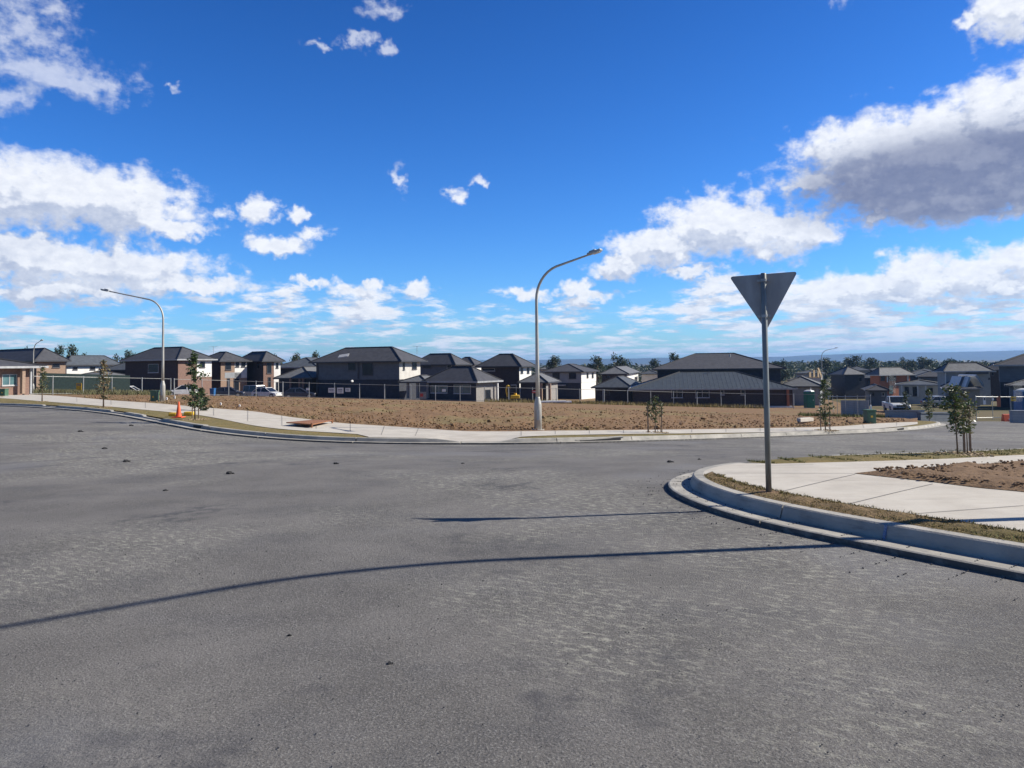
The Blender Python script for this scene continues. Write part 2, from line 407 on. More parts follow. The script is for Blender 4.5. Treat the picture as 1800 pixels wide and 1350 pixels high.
KERB = mat('kerb_concrete', (.46, .435, .385), (.30, .285, .255), .8, 1.8, 7, bump=.004, bscale=50, spec=.3, extra=lambda g, p, c: g.mix(g.ss(g.noise(g.vm('MULTIPLY', p, (1, 1, 6)), 2.2, 6, .7), .5, .68, 0, .6), c, (.18, .175, .165)))
LIPCONC = mat('dark_lip_concrete', (.10, .097, .092), (.24, .23, .21), .85, 9, 6, contrast=(.25, .55))  # darker mottled tone for the outer face of the gutter lip
JOINT = mat('dark_joint', (.22, .205, .19), rough=.9)  # plain dark tone of the thin footpath joint strips
BLUEP = mat('blue_survey_paint', (.08, .17, .40), (.3, .36, .45), rough=.7, scale=30)
GRASS = mat('dry_turf', (.175, .155, .062), (.25, .195, .10), .95, 5, 7, bump=.03, bscale=30, spec=.1, extra=grass_extra)
GROUND = mat('ground_cover', (.10, .095, .045), (.16, .13, .075), .95, .05, 8, spec=.1)
DIRTV = mat('dry_dirt_turf', (.27, .19, .11), (.17, .125, .065), .95, 6, 7, bump=.03, bscale=30, spec=.1, extra=lambda g, p, c: g.mix(g.ss(g.noise(p, 17, 5, .7), .36, .5, .75, 0), g.mix(g.ss(g.sep(p)[1], 5.6, 7.4, .75, 0), c, (.13, .13, .045)), (.065, .05, .03)))
BLADE = mat('grass_blade', (.17, .16, .05), (.30, .22, .10), .8, 12, 4, spec=.2)
BLADEG = mat('green_grass_blade', (.10, .135, .035), (.20, .19, .07), .8, 12, 4, spec=.2)
GALV = mat('galvanised_steel', (.44, .45, .44), (.33, .34, .34), .5, 9, 5, metal=.55, stretch=(1, 1, .3))
POSTM = mat('dull_post_steel', (.27, .285, .275), (.19, .2, .195), .5, 9, 5, metal=.5, stretch=(1, 1, .3))
GALVD = mat('sign_back_aluminium', (.46, .45, .44), (.33, .32, .32), .5, 5, 5, metal=.45, stretch=(1, 1, .4))
LAMPP = mat('weathered_lamp_steel', (.50, .49, .45), (.38, .37, .34), .55, 7, 5, metal=.3, stretch=(1, 1, .25))
LENS = mat('lamp_lens', (.75, .75, .72), rough=.2)
ROOF = mat('charcoal_roof_tile', (.092, .094, .105), (.064, .065, .074), .72, 2, 5, spec=.3, extra=courses(.13, (.03, .03, .036)))
ROOFB = mat('blue_grey_roof_tile', (.10, .115, .135), (.07, .08, .095), .7, 2, 5, spec=.3, extra=courses(.13, (.04, .045, .055)))
ROOFG = mat('grey_roof_tile', (.18, .185, .19), (.13, .133, .14), .7, 2, 5, spec=.3, extra=courses(.13, (.08, .08, .085)))
ROOFM = mat('metal_roof_sheet', (.065, .078, .085), (.05, .06, .068), .55, 1.2, 4)
CAP = mat('ridge_cap', (.028, .028, .034), rough=.7)
FASC = mat('pale_fascia', (.40, .41, .42), rough=.5)
FASCD = mat('dark_fascia', (.05, .052, .06), rough=.5)
BRK = {
 'dark': mat('dark_brick', (.085, .065, .060), (.05, .04, .04), .9, 6, 6, extra=courses(.086, (.035, .03, .03))),
 'brown': mat('brown_brick', (.27, .165, .125), (.19, .12, .095), .9, 6, 6, extra=courses(.086, (.13, .09, .075))),
 'tan': mat('tan_brick', (.36, .25, .18), (.27, .19, .14), .9, 6, 6, extra=courses(.086, (.2, .15, .12))),
 'orange': mat('orange_brick', (.42, .16, .09), (.31, .12, .075), .9, 6, 6, extra=courses(.086, (.2, .09, .07))),
 'grey': mat('grey_brick', (.33, .31, .29), (.22, .21, .20), .9, 6, 6, extra=courses(.086, (.15, .145, .14))),
 'white': mat('white_render', (.80, .79, .75), (.70, .69, .66), .75, 1.2, 5),
 'cream': mat('cream_render', (.62, .60, .55), (.52, .50, .46), .75, 1.2, 5),
 'slate': mat('slate_cladding', (.14, .16, .185), (.11, .128, .15), .7, 2, 4, extra=courses(.2, (.05, .06, .07))),
 'lslate': mat('light_grey_cladding', (.32, .34, .36), (.26, .28, .30), .7, 2, 4, extra=courses(.2, (.18, .2, .21))),
 'navy': mat('blue_black_cladding', (.045, .05, .065), (.03, .034, .045), .75, 2, 4, extra=courses(.2, (.02, .022, .03))),
}
GLASS = mat('window_glass', (.018, .024, .034), (.012, .016, .024), .22, 1, 2, spec=.35)
GLASST = mat('curtained_glass', (.10, .19, .20), (.06, .12, .14), .15, 1, 2, spec=.7)
FRAME = mat('window_frame', (.09, .09, .1), rough=.5)
FRAMEW = mat('pale_window_frame', (.5, .5, .5), rough=.5)
TIMB = mat('treated_timber', (.40, .30, .18), (.28, .21, .13), .85, 5, 5)
TIMBR = mat('rough_hardwood', (.30, .215, .145), (.19, .13, .09), .9, 8, 5)
WHT = mat('white_paint', (.78, .78, .76), (.7, .7, .68), .5, 3)
RED = mat('red_paint', (.55, .05, .04), rough=.5)
ORNG = mat('orange_plastic', (.85, .14, .04), (.7, .10, .03), .5, 8)
YELL = mat('yellow_paint', (.80, .50, .04), (.62, .38, .03), .55, 5)
GREEN = mat('green_cabinet_paint', (.075, .155, .095), (.055, .12, .075), .55, 4)
PGREEN = mat('green_plastic', (.02, .17, .11), (.015, .13, .085), .45, 4)
PBLUE = mat('blue_plastic', (.03, .14, .36), (.025, .11, .28), .45, 4)
BLK = mat('black_rubber', (.02, .02, .022), rough=.8)
CARW = mat('white_car_paint', (.78, .79, .8), rough=.25, spec=.6)
CARS = mat('silver_car_paint', (.42, .43, .45), rough=.3, metal=.5)
CARD = mat('dark_car_paint', (.03, .04, .07), rough=.25)
CARR = mat('maroon_car_paint', (.30, .05, .10), rough=.3)
SHADE = mat('green_shade_cloth', (.030, .055, .050), (.02, .036, .034), .9, 6, 4)
RUST = mat('rusty_steel', (.31, .135, .06), (.21, .085, .04), .85, 5, 6)
BARK = mat('bark', (.21, .155, .11), (.13, .095, .07), .95, 12, 5, stretch=(1, 1, .3))
def leafmat(name, a, b, rough=.45):
    m = bpy.data.materials.new(name); m.use_nodes = True; t = m.node_tree; t.nodes.clear(); g = G_(t)
    b_ = g.n('ShaderNodeBsdfPrincipled'); tr = g.n('ShaderNodeBsdfTranslucent'); mx = g.n('ShaderNodeMixShader'); o = g.n('ShaderNodeOutputMaterial')
    pos = g.n('ShaderNodeTexCoord').outputs['Object']
    ri = g.n('ShaderNodeNewGeometry').outputs['Random Per Island']
    col = g.mix(g.m('MULTIPLY', g.m('ADD', g.noise(pos, 2.5, 3, .6), ri), .5), a, b)
    g.put(b_.inputs['Base Color'], col); g.put(tr.inputs[0], col); b_.inputs['Roughness'].default_value = rough
    mx.inputs[0].default_value = .22
    t.links.new(b_.outputs[0], mx.inputs[1]); t.links.new(tr.outputs[0], mx.inputs[2]); t.links.new(mx.outputs[0], o.inputs[0])
    return m
BANKG = mat('bank_grass_blade', (.105, .115, .05), (.17, .15, .075), .9, 3, 4)
LEAF = leafmat('sapling_leaf', (.028, .062, .020), (.11, .155, .055), .35)
LEAFB = leafmat('olive_leaf', (.07, .075, .03), (.22, .20, .09), .45)
LEAFR = leafmat('new_reddish_leaf', (.22, .13, .07), (.34, .24, .12), .5)
LEAFD = leafmat('gum_tree_leaf', (.018, .034, .016), (.06, .085, .035), .6)

# ------------------------------------------------------------------ near corner block, kerbs (plan curves)
def catmull(pts, step=.3):
    pts = [Vector((p[0], p[1])) for p in pts]; out = []
    for i in range(len(pts)-1):
        p0 = pts[max(i-1, 0)]; p1 = pts[i]; p2 = pts[i+1]; p3 = pts[min(i+2, len(pts)-1)]
        n = max(1, int((p2-p1).length/step))
        for k in range(n):
            t = k/n
            out.append(.5*((2*p1)+(p2-p0)*t+(2*p0-5*p1+4*p2-p3)*t*t+(3*p1-p0-3*p2+p3)*t*t*t))
    out.append(pts[-1]); return out
def smooth(c, it=6):
    c = [Vector(p) for p in c]
    for _ in range(it): c = [c[0]]+[(c[i-1]+2*c[i]+c[i+1])/4 for i in range(1, len(c)-1)]+[c[-1]]
    return c
def normals(c, side):
    out = []
    for i in range(len(c)):
        t = (c[min(i+1, len(c)-1)]-c[max(i-1, 0)]).normalized(); out.append(Vector((-t.y, t.x))*side)
    return out
def offset(c, d, side, it=3):
    n = normals(c, side); return smooth([p+q_*(d if not callable(d) else d(i)) for i, (p, q_) in enumerate(zip(c, n))], it)
def sweep(name, c, side, prof, hf=None, joint=8, gap=.016, mat_=KERB, gaps=True):
    """prof: list of (inward offset, height, is_kerb_height); swept along a plan curve, cut by contraction joints"""
    nn = normals(c, side); mb = MB(); n = len(c); mats_ = [mat_, LIPCONC]
    def ring(i, sh=0):
        t = (c[min(i+1, n-1)]-c[max(i-1, 0)]).normalized(); p = c[i]+t*sh; q_ = nn[i]; k = hf(i) if hf else 1
        return [(p.x+q_.x*o, p.y+q_.y*o, float(T(p.x+q_.x*o, p.y+q_.y*o))+(h if not kk else .05+(h-.05)*k)) for (o, h, kk) in prof]
    i = 0
    while i < n-1:
        j = min(i+joint, n-1)
        rings = [ring(i, gap/2 if gaps else 0)]+[ring(k) for k in range(i+1, j)]+[ring(j, -gap/2 if gaps else 0)]
        vs = [v for r in rings for v in r]; m = len(prof); fs = []
        for a in range(len(rings)-1):
            for b in range(1, m-1): fs.append((a*m+b, (a+1)*m+b, (a+1)*m+b+1, a*m+b+1))
        fs.append(tuple(range(m))); fs.append(tuple(range(len(vs)-m, len(vs))))
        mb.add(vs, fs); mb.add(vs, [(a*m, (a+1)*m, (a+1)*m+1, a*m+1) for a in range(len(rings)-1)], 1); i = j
    return tag(mb.build(name, mats_), kind='structure')
def densify(poly, step):
    out = []
    for i in range(len(poly)):
        a = Vector(poly[i][:2]); b = Vector(poly[(i+1) % len(poly)][:2]); n = max(1, int((b-a).length/step))
        out += [a.lerp(b, k/n) for k in range(n)]
    return out
def inside(poly, x, y):
    P_ = np.array([(p[0], p[1]) for p in poly]); r = np.zeros(len(x), bool); j = len(P_)-1
    for i in range(len(P_)):
        xi, yi = P_[i]; xj, yj = P_[j]
        c_ = ((yi > y) != (yj > y)) & (x < (xj-xi)*(y-yi)/(yj-yi+1e-12)+xi); r ^= c_; j = i
    return r
def drape(name, poly, off, step, mat_, bump=None, kind='structure', edge_h=None):
    poly = densify(poly, step); P_ = np.array([(p.x, p.y) for p in poly])
    x0, y0 = P_.min(0); x1, y1 = P_.max(0)
    gx, gy = np.meshgrid(np.arange(x0, x1, step), np.arange(y0, y1, step))
    gx = gx.ravel()+rng.uniform(-.2, .2, gx.size)*step; gy = gy.ravel()+rng.uniform(-.2, .2, gy.size)*step
    k = inside(poly, gx, gy); gx = gx[k]; gy = gy[k]
    dmin = np.full(len(gx), 1e9)
    for a in P_: dmin = np.minimum(dmin, (gx-a[0])**2+(gy-a[1])**2)
    k = dmin > (step*.45)**2; gx = gx[k]; gy = gy[k]; dmin = np.sqrt(dmin[k])
    n = len(P_)
    vin = [Vector(p) for p in P_]+[Vector((a, b)) for a, b in zip(gx, gy)]
    vo, eo, fo, *_ = geometry.delaunay_2d_cdt(vin, [(i, (i+1) % n) for i in range(n)], [list(range(n))], 1, 1e-5)
    X = np.array([v.x for v in vo]); Y = np.array([v.y for v in vo]); Z = T(X, Y)+off
    if bump:
        dd_ = np.full(len(X), 1e9)
        for a in P_: dd_ = np.minimum(dd_, (X-a[0])**2+(Y-a[1])**2)
        Z = Z+bump(X, Y)*np.clip(np.sqrt(dd_)/(step*2), 0, 1)
    me = bpy.data.meshes.new(name); me.from_pydata(np.stack([X, Y, Z], -1).tolist(), [], [list(f) for f in fo]); me.materials.append(mat_)
    me.polygons.foreach_set('use_smooth', [True]*len(me.polygons)); me.update()
    if me.polygons[0].normal.z < 0: me.flip_normals()
    o = bpy.data.objects.new(name, me); COL.objects.link(o)
    if kind: o['kind'] = kind
    return o

lip = [(1800,1010),(1722,995),(1644,980),(1528,956),(1411,935),(1294,908),(1217,883),(1178,864),(1163,851),(1170,842),(1193,834),(1225,828),(1270,823),(1325,817),(1400,812),(1504,808),(1600,804.5),(1683,801),(1800,794)]
lw = [gp(x, y, .05) for x, y in lip]
far_end = lw[-1]-lw[-3]; far_end.normalize()
pre = [Vector((30, -26)), Vector((17, -10.5)), Vector((9.6, -1.0)), Vector((6.2, 3.0))]
post = [Vector((lw[-1].x+far_end.x*d, lw[-1].y+far_end.y*d)) for d in (6, 14, 26, 40)]
ckerb = smooth(catmull(pre+[Vector((p.x, p.y)) for p in lw]+post, .25), 10)
area = sum(ckerb[i].x*ckerb[(i+1) % len(ckerb)].y-ckerb[(i+1) % len(ckerb)].x*ckerb[i].y for i in range(len(ckerb)))
side = -1                                       # inward (towards the block, on the right hand of the direction of travel)
for s_ in (1, -1):
    if (ckerb[len(ckerb)//2]+normals(ckerb, s_)[len(ckerb)//2]*2-Vector((6, 9))).length < (ckerb[len(ckerb)//2]-Vector((6, 9))).length: side = s_
def pram(i):                                    # kerb drops to a ramp on the far side of the nose
    p = ckerb[i]; c_ = gp(1345, 815, .05); d = (p-Vector((c_.x, c_.y))).length; far = p.y > gp(1200, 832).y
    return .12+.88*min(1, max(0, (d-.75)/.55)) if far else 1
prof = [(0, -.06, 0), (0.0, .052, 0), (.02, .06, 0), (.29, .05, 0), (.33, .17, 1), (.35, .182, 1), (.47, .182, 1), (.47, .170, 1), (.80, .160, 0), (.80, -.1, 0)]
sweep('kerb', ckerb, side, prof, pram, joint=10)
kb = offset(ckerb, .468, side, 0)
block = [p for p in kb]+[Vector((90, 60)), Vector((90, -60))]
drape('footpath', block, .176, .8, CONC) if False else None
# concrete footpath, grass strips and soil are separate draped sheets inside the kerb
i_n = min(range(len(kb)), key=lambda i: (kb[i]-Vector(gp(1230, 834, .18)[:2])).length)   # at the nose
i_r = len(kb)-1
gl = [gp(x, y, .18) for x, y in [(1252,829),(1263,840),(1318,853.5),(1372,865),(1423,875),(1489,888),(1567,899),(1644,910),(1722,921),(1800,935)]]
gin = smooth(catmull([Vector(p[:2]) for p in gl], .25), 4)
gpre = offset([p for p in ckerb if p.y < gl[-1].y-.9], 1.25, side, 2)
gin_full = list(reversed(gin))                  # from near right to nose
gin_full = gpre+gin_full
near_strip = kb[:i_n+1]+list(reversed(gin_full))
def rough(a, s, sd=0): return lambda x, y: a*(vnoise(x, y, s, sd)-.3)+a*.6*(vnoise(x, y, s*.35, sd+1)-.3)
drape('verge', near_strip, .180, .09, DIRTV, rough(.06, .22, 1))
g2 = [gp(x, y, .18) for x, y in [(1365,815.5),(1419,814),(1504,812.5),(1600,809),(1683,806),(1800,800)]]
g2w = [Vector(p[:2]) for p in g2]; dx = (g2w[-1]-g2w[-3]).normalized(); g2w += [g2w[-1]+dx*d for d in (8, 20, 44)]
i_f = min(range(len(kb)), key=lambda i: (kb[i]-g2w[0]).length if kb[i].y > 10 else 99)
far_in = smooth(catmull(g2w, .4), 3)
drape('verge', kb[i_f:]+list(reversed(far_in)), .178, .25, GRASS, rough(.05, .4, 3))
soil_l = [gp(x, y, .19) for x, y in [(1504,832),(1567,825.5),(1680,818.5),(1800,813)]]
soil_b = [gp(x, y, .19) for x, y in [(1800,864),(1722,857),(1644,848),(1567,839)]]
sa = [Vector(p[:2]) for p in soil_l]; sb = [Vector(p[:2]) for p in soil_b]
dA = (sa[-1]-sa[0]).normalized(); dB = (sb[0]-sb[-1]).normalized()
lotp = sa+[sa[-1]+dA*25, sb[0]+dB*28]+sb
conc_poly = gin_full+[kb[i] for i in range(i_n, i_f)]+far_in+[Vector((60, 40)), Vector((70, -30)), Vector((40, -40))]
drape('footpath', conc_poly, .184, .5, CONC)
lotr = [p+Vector((random.gauss(0, .035), random.gauss(0, .05))) for p in densify(lotp, .3)]
drape('soil_bed', lotr, .190, .16, SOIL2, lambda x, y: .035*(vnoise(x, y, .8, 5)-.1)+.06*vnoise(x, y, .28, 6)+.03*vnoise(x, y, .17, 9))

# expansion joints of the near footpath and the blue paint mark on the kerb
jb = MB()
for (a, b) in [((1252,831),(1500,832)), ((1330,819),(1430,816)), ((1372,864),(1504,833)), ((1600,903),(1800,888)), ((1489,886),(1640,850))]:
    p, q_ = gp(*a, .19), gp(*b, .19); d = (q_-p); L = d.length; n2 = Vector((-d.y, d.x, 0)).normalized()*.006
    k = max(2, int(L/.5)); pts = [p.lerp(q_, i/k) for i in range(k+1)]
    pts = [Vector((v.x, v.y, float(T(v.x, v.y))+.189)) for v in pts]
    for i in range(k): jb.add([pts[i]-n2, pts[i]+n2, pts[i+1]+n2, pts[i+1]-n2], [(0, 1, 2, 3)])
tag(jb.build('footpath_joint', JOINT), kind='structure')
bp_ = gp(1533, 938, .1); bi = min(range(len(ckerb)), key=lambda i: (ckerb[i]+normals(ckerb, side)[i]*.31-bp_.xy).length)
pm = MB(); pn = normals(ckerb, side)[bi]; pt_ = (ckerb[bi+1]-ckerb[bi]).normalized(); pc_ = ckerb[bi]
for k in range(4):
    o_ = pn*(.285+.0115*k); z_ = float(T(pc_.x, pc_.y))+.055+.03*k
    pm.obox((pc_.x+o_.x, pc_.y+o_.y, z_+.013), (pt_.x*(.012+.003*(k % 2)), pt_.y*.012, 0), (pn.x*.006, pn.y*.006, 0), (0, 0, .016))
tag(pm.build('kerb_paint_mark', BLUEP), kind='structure')

# ------------------------------------------------------------------ road and the large ground sheet
xs = np.concatenate([np.arange(-90, -24, 3), np.arange(-24, 24, .6), np.arange(24, 90.1, 3)])
ys = np.concatenate([np.arange(-40, -2, 2), np.arange(-2, 30, .6), np.arange(30, 62.1, 2)])
X, Y = np.meshgrid(xs, ys)
Z = T(X, Y)+.008*(vnoise(X, Y, 2.5, 3)-.5)
gridmesh('road', X, Y, Z, ASPH)
def geo(a, b, n): return np.sign(a)*0+np.geomspace(a, b, n)
xx = np.concatenate([-geo(60, 9000, 40)[::-1], np.linspace(-55, 55, 24), geo(60, 9000, 40)])
yy = np.concatenate([-geo(20, 3000, 14)[::-1], np.linspace(-15, 300, 60), geo(310, 9000, 34)])
X, Y = np.meshgrid(xx, yy); Z = T(X, Y)
inr = sstep(np.maximum(np.abs(X)/88, np.abs(Y-11)/49), .92, 1.0)
Z = Z-.6*(1-inr)+.06*inr
gridmesh('ground', X, Y, Z, GROUND)

# ------------------------------------------------------------------ far block: kerb, verge, footpath, empty lot
def interp(tab):
    t = np.array(tab, float); return lambda x: float(np.interp(x, t[:, 0], t[:, 1]))
K0 = [(-500,697),(-300,703),(-100,710.5),(0,714),(100,719.5),(200,730),(250,739),(300,749),(350,758.5),(400,765),(450,770),(500,774.5),(600,779),(700,781),(765,781.5),(830,781.5),(900,781.5),(960,780.5),(1100,777.5),(1250,773),(1400,767.5),(1500,763.5),(1570,760),(1620,756),(1650,751.5),(1664,747.5)]
kw = [gp(x, y, 0) for x, y in K0]
e = kw[-1]; kpts = [Vector(p[:2]) for p in kw]
kpts += [Vector((e.x+1.2, e.y+3.2)), Vector((e.x+.6, e.y+8)), Vector((e.x-1.5, e.y+16)), Vector((e.x-4.5, e.y+30))]
fk = smooth(catmull(kpts, .3), 14)
fside = 1
mid = fk[len(fk)//2]
for s_ in (1, -1):
    if (mid+normals(fk, s_)[len(fk)//2]).y > mid.y: fside = s_
def pxx(p):                                     # photo column of a plan point
    return CX+F*p.x/p.y
def ramp(i):
    x = pxx(fk[i]); k = 1.0
    if fk[i].y > kw[-1].y+2 and x > 1500: return 1
    for a, b in ((776, 892),): 
        if a-2 < x < b+18: k = min(k, .06+.94*(max(0, (a+26-x)/28) if x < (a+b)/2 else max(0, (x-b+14)/32)))
    for a, b in ((64, 88), (180, 205), (237, 270)):
        if a < x < b: k = min(k, .45)
    return min(1, k)
prof_f = [(0, -.06, 0), (0, .045, 0), (.02, .052, 0), (.27, .045, 0), (.30, .138, 1), (.32, .150, 1), (.45, .150, 1), (.45, -.1, 0)]
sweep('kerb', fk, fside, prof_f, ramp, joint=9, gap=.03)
fkb = offset(fk, .448, fside, 0)
PF = interp([(-500,683),(-300,687),(0,699),(100,706.5),(200,714.5),(293,723),(350,728),(367,731),(400,737.5),(433,745),(483,752),(540,756.5),(600,760),(640,762.5),(700,765),(765,766.5),(830,769),(885,768.5),(900,767.5),(940,765),(1000,763.2),(1133,761.3),(1267,760),(1444,757.3),(1489,755.5),(1555,751.5),(1591,748),(1613,744.7)])
PB = interp([(-500,677),(-300,680),(0,690.5),(100,695),(200,703.5),(293,709.5),(350,715),(433,721),(460,723.5),(500,731),(600,743),(700,749),(817,757),(900,757.2),(950,756.2),(1100,755),(1267,753),(1444,750),(1489,748),(1533,744),(1560,742.3),(1613,741)])
xsq = list(np.arange(-500, 1613, 12))+[1613]
pf = [Vector(gp(x, PF(x), .18)[:2]) for x in xsq]; pb = [Vector(gp(x, PB(x), .18)[:2]) for x in xsq]
pf = smooth(pf, 4); pb = smooth(pb, 4)
def ray_kb(lst):
    return [p for p in lst]
# verge = between kerb back and path front (the path lies over it where the path meets the kerb)
endk = min(range(len(fkb)), key=lambda i: (fkb[i]-Vector((kw[-1].x, kw[-1].y+8))).length)
pbv = [(x, p) for x, p in zip(xsq, pb)]
vp1 = [p for p in fkb[:endk:2] if pxx(p) < 672]+[p for x, p in reversed(pbv) if x < 672]
vp2 = [p for p in fkb[:endk:2] if pxx(p) > 893 or p.y > 40 and pxx(p) > 600]+[pb[-1]+Vector((-.5, 6))]+[p for x, p in reversed(pbv) if x > 893]
for vp in (vp1, vp2): drape('verge', vp, .138, .45, GRASS, lambda x, y: .018*(vnoise(x, y, .8, 2)))
X = []; 
rows = np.linspace(0, 1, 7)
kbx = np.array([pxx(p) for p in fkb[:endk]]); kby = np.array([p.y for p in fkb[:endk]])
def strip(name, A_, B_, off, mat_, rows, bump=None):
    a = np.array([(p.x, p.y) for p in A_]); b = np.array([(p.x, p.y) for p in B_])
    X = a[None, :, 0]*(1-rows[:, None])+b[None, :, 0]*rows[:, None]; Y = a[None, :, 1]*(1-rows[:, None])+b[None, :, 1]*rows[:, None]
    Z = T(X, Y)+off
    if bump is not None: Z = Z+bump(X, Y, rows[:, None])
    return gridmesh(name, X, Y, Z, mat_)
fkb_front = [k for k in fkb[:endk] if k.y < kw[-1].y-.8]
pf2 = []
for x, p in zip(xsq, pf):                       # where the path reaches the kerb, its front edge is the kerb back
    c_ = min(fkb_front, key=lambda k: abs(pxx(k)-x)+(0 if k.y < 60 else 99)); q_ = Vector(p)
    if 640 <= x <= 905 or q_.y < c_.y: 
        w = min(1, max(0, (x-610)/40))*min(1, max(0, (915-x)/25)); rw_ = max(0, 1-abs(x-834)/75); tgt = c_+Vector((0, .01))
        q_ = q_.lerp(tgt, w)
        if q_.y < c_.y: q_ = Vector(c_)
    pf2.append(q_)
def rampz(X, Y, r):
    x = CX+F*X/Y; k = np.clip(1-np.maximum(np.abs(x-834)-48, 0)/26, 0, 1)
    return -.10*k*np.clip(1-r/.55, 0, 1)
strip('footpath', pf2, pb, .160, CONC, rows, rampz)
fj = MB()
for k in range(3, len(pb)-1, 5):
    a, b = Vector(pf2[k][:2]), pb[k]; d = b-a; n = Vector((-d.y, d.x)).normalized()*.007; ps_ = [a.lerp(b, q_/5) for q_ in range(1, 6)]
    if 755 < xsq[k] < 900: continue
    for p, q_ in zip(ps_[:-1], ps_[1:]):
        fj.add([(v.x, v.y, float(T(v.x, v.y))+.167) for v in (p-n, p+n, q_+n, q_-n)], [(0, 1, 2, 3)])
tag(fj.build('footpath_joint', JOINT), kind='structure')
# empty lot of turned clay soil reaching back past the boundary fence
xsf = np.concatenate([np.arange(-500, 100, 14), np.arange(100, 1613, 3.5), [1613]])
pbi = np.array([(p.x, p.y) for p in pb]); fx = np.interp(xsf, xsq, pbi[:, 0]); fy = np.interp(xsf, xsq, pbi[:, 1])
Yf = np.interp(xsf, [-500, 0, 1400, 1500, 1613], [200, 230, 230, 110, 62])
rw = np.concatenate([np.linspace(0, .18, 64), np.linspace(.186, .4, 26), np.linspace(.42, 1, 20)])
ratio = fx/fy
Yr = fy[None]+(Yf-fy)[None]*rw[:, None]; Xr = ratio[None]*Yr
def soilbump(X, Y, r):
    k = np.clip(r*60, 0, 1)*sstep(-Y, -95, -30)+.15
    return (.13*(vnoise(X, Y, 1.6, 4)-.4)+.10*(vnoise(X, Y, .55, 5)-.4)+.06*(vnoise(X, Y, .25, 8)-.5))*np.minimum(k, 1)*np.clip(r*60, 0, 1)
Zr = T(Xr, Yr)+.150+soilbump(Xr, Yr, rw[:, None])
gridmesh('empty_lot', Xr, Yr, Zr, SOIL)

# clods and scattered stones (countless): one object
cb = MB()
for _ in range(5200):
    x = random.uniform(150, 1590); t_ = random.random()**1.7
    y0 = float(np.interp(x, xsf, fy)); yv = y0+.2+t_*34; xv = float(np.interp(x, xsf, ratio))*yv
    r = random.uniform(.02, .055)*(1 if random.random() < .97 else 2.2)
    cb.blob((xv, yv, float(T(xv, yv))+.2+r*.2), r, seed=_, n=5, m=3, sq=.65, jit=.4)
for _ in range(1700):
    k = random.random(); k = .03+.94*k; a = sa[0].lerp(sa[-1]+dA*6, k); b = sb[-1].lerp(sb[0]+dB*6, k); p = a.lerp(b, random.uniform(.03, .97)); r = random.uniform(.008, .03)
    cb.blob((p.x, p.y, float(T(p.x, p.y))+.235+r*.2), r, seed=_, n=5, m=3, sq=.65, jit=.4, mi=1)
tag(cb.build('soil_clods', [SOIL, SOIL2]), 'loose clods of brown clay scattered over the bare lots', 'clods', kind='stuff')
gb = MB()
for _ in range(6000):                            # grit gathered along the near gutter lip
    i = random.randrange(len(ckerb)); p = ckerb[i]
    if not (3.2 < p.y < 13 and p.x < 8) : continue
    q_ = normals(ckerb[max(i-1, 0):i+2], side)[min(1, i)]; d = abs(random.gauss(0, .28)); ins = random.random() < .45
    if ins: d = -random.uniform(.05, .27)
    v = p-q_*d; r = random.uniform(.003, .009)
    gb.blob((v.x, v.y, float(T(v.x, v.y))+(.058 if ins else .006)), r, seed=_, n=5, m=3, sq=.8, jit=.4)
for _ in range(700):
    y = 3.2+random.random()**1.5*10; x = random.uniform(-.75, .75)*y; r = random.uniform(.002, .0055)
    if x > 1.6 and y > 4.0: continue
    gb.blob((x, y, float(T(x, y))+.005), r, seed=_, n=5, m=3, sq=.7, jit=.4)
tag(gb.build('gravel', mat('loose_grit', (.10, .10, .11), (.045, .045, .05), .9, 30, 2)), 'fine dark grit lying along the gutter edge and over the asphalt', 'gravel', kind='stuff')

def blades(name, label, polyfn, n, hmin, hmax, mat_, off=.2):
    mb = MB(); cnt = 0
    while cnt < n:
        x, y = polyfn(); cnt += 1
        z = float(TT(x, y))+off; a = random.uniform(0, 6.28); w = random.uniform(.003, .007); h = random.uniform(hmin, hmax)
        lx, ly = random.gauss(0, .5)*h, random.gauss(0, .5)*h; dx_, dy_ = math.cos(a)*w, math.sin(a)*w
        mb.add([(x-dx_, y-dy_, z), (x+dx_, y+dy_, z), (x+lx, y+ly, z+h)], [(0, 1, 2)])
    return tag(mb.build(name, mat_), label, 'grass', kind='stuff')
_tc = {}
def TT(x, y):                                   # cached coarse terrain lookup
    k = (round(x*2), round(y*2))
    if k not in _tc: _tc[k] = float(T(k[0]/2, k[1]/2))
    return _tc[k]
ns = [(a, min(gin_full, key=lambda b: (a-b).length)) for a in kb[:i_n+1:2] if 3 < a.y < 12.5]
kbn = [p for p in kb[:i_n+1] if 3 < p.y < 12.5]; kbnn = normals(kbn, side)
def near_pt():
    i = random.randrange(len(kbn)-1); p = kbn[i].lerp(kbn[i+1], random.random()); n = kbnn[i]; d = random.uniform(.0, .62)
    j = min(gin_full, key=lambda b: (b-(p+n*d)).length); 
    while (j-p).length < d: d *= .7
    return p.x+n.x*d, p.y+n.y*d
def near_green():
    while True:
        p = near_pt()
        if p[1] < 6.3+random.gauss(0, .5): return p
blades('grass', 'short straw brown grass on the kerbside strip at the road corner', near_pt, 9000, .006, .026, BLADE, .19)
blades('grass', 'short green grass on the kerbside strip at the road corner', lambda: near_green(), 2600, .01, .045, BLADEG, .19)
fi = [(a, b) for a, b in zip(kb[i_f::3], [min(far_in, key=lambda q_: (q_-a).length) for a in kb[i_f::3]]) if a.y < 24]
def far_pt():
    a, b = random.choice(fi); p = a.lerp(b, random.random()); return p.x, p.y
blades('grass', 'dry grass strip behind the corner footpath beside the side street', far_pt, 5000, .02, .06, BLADEG, .19)

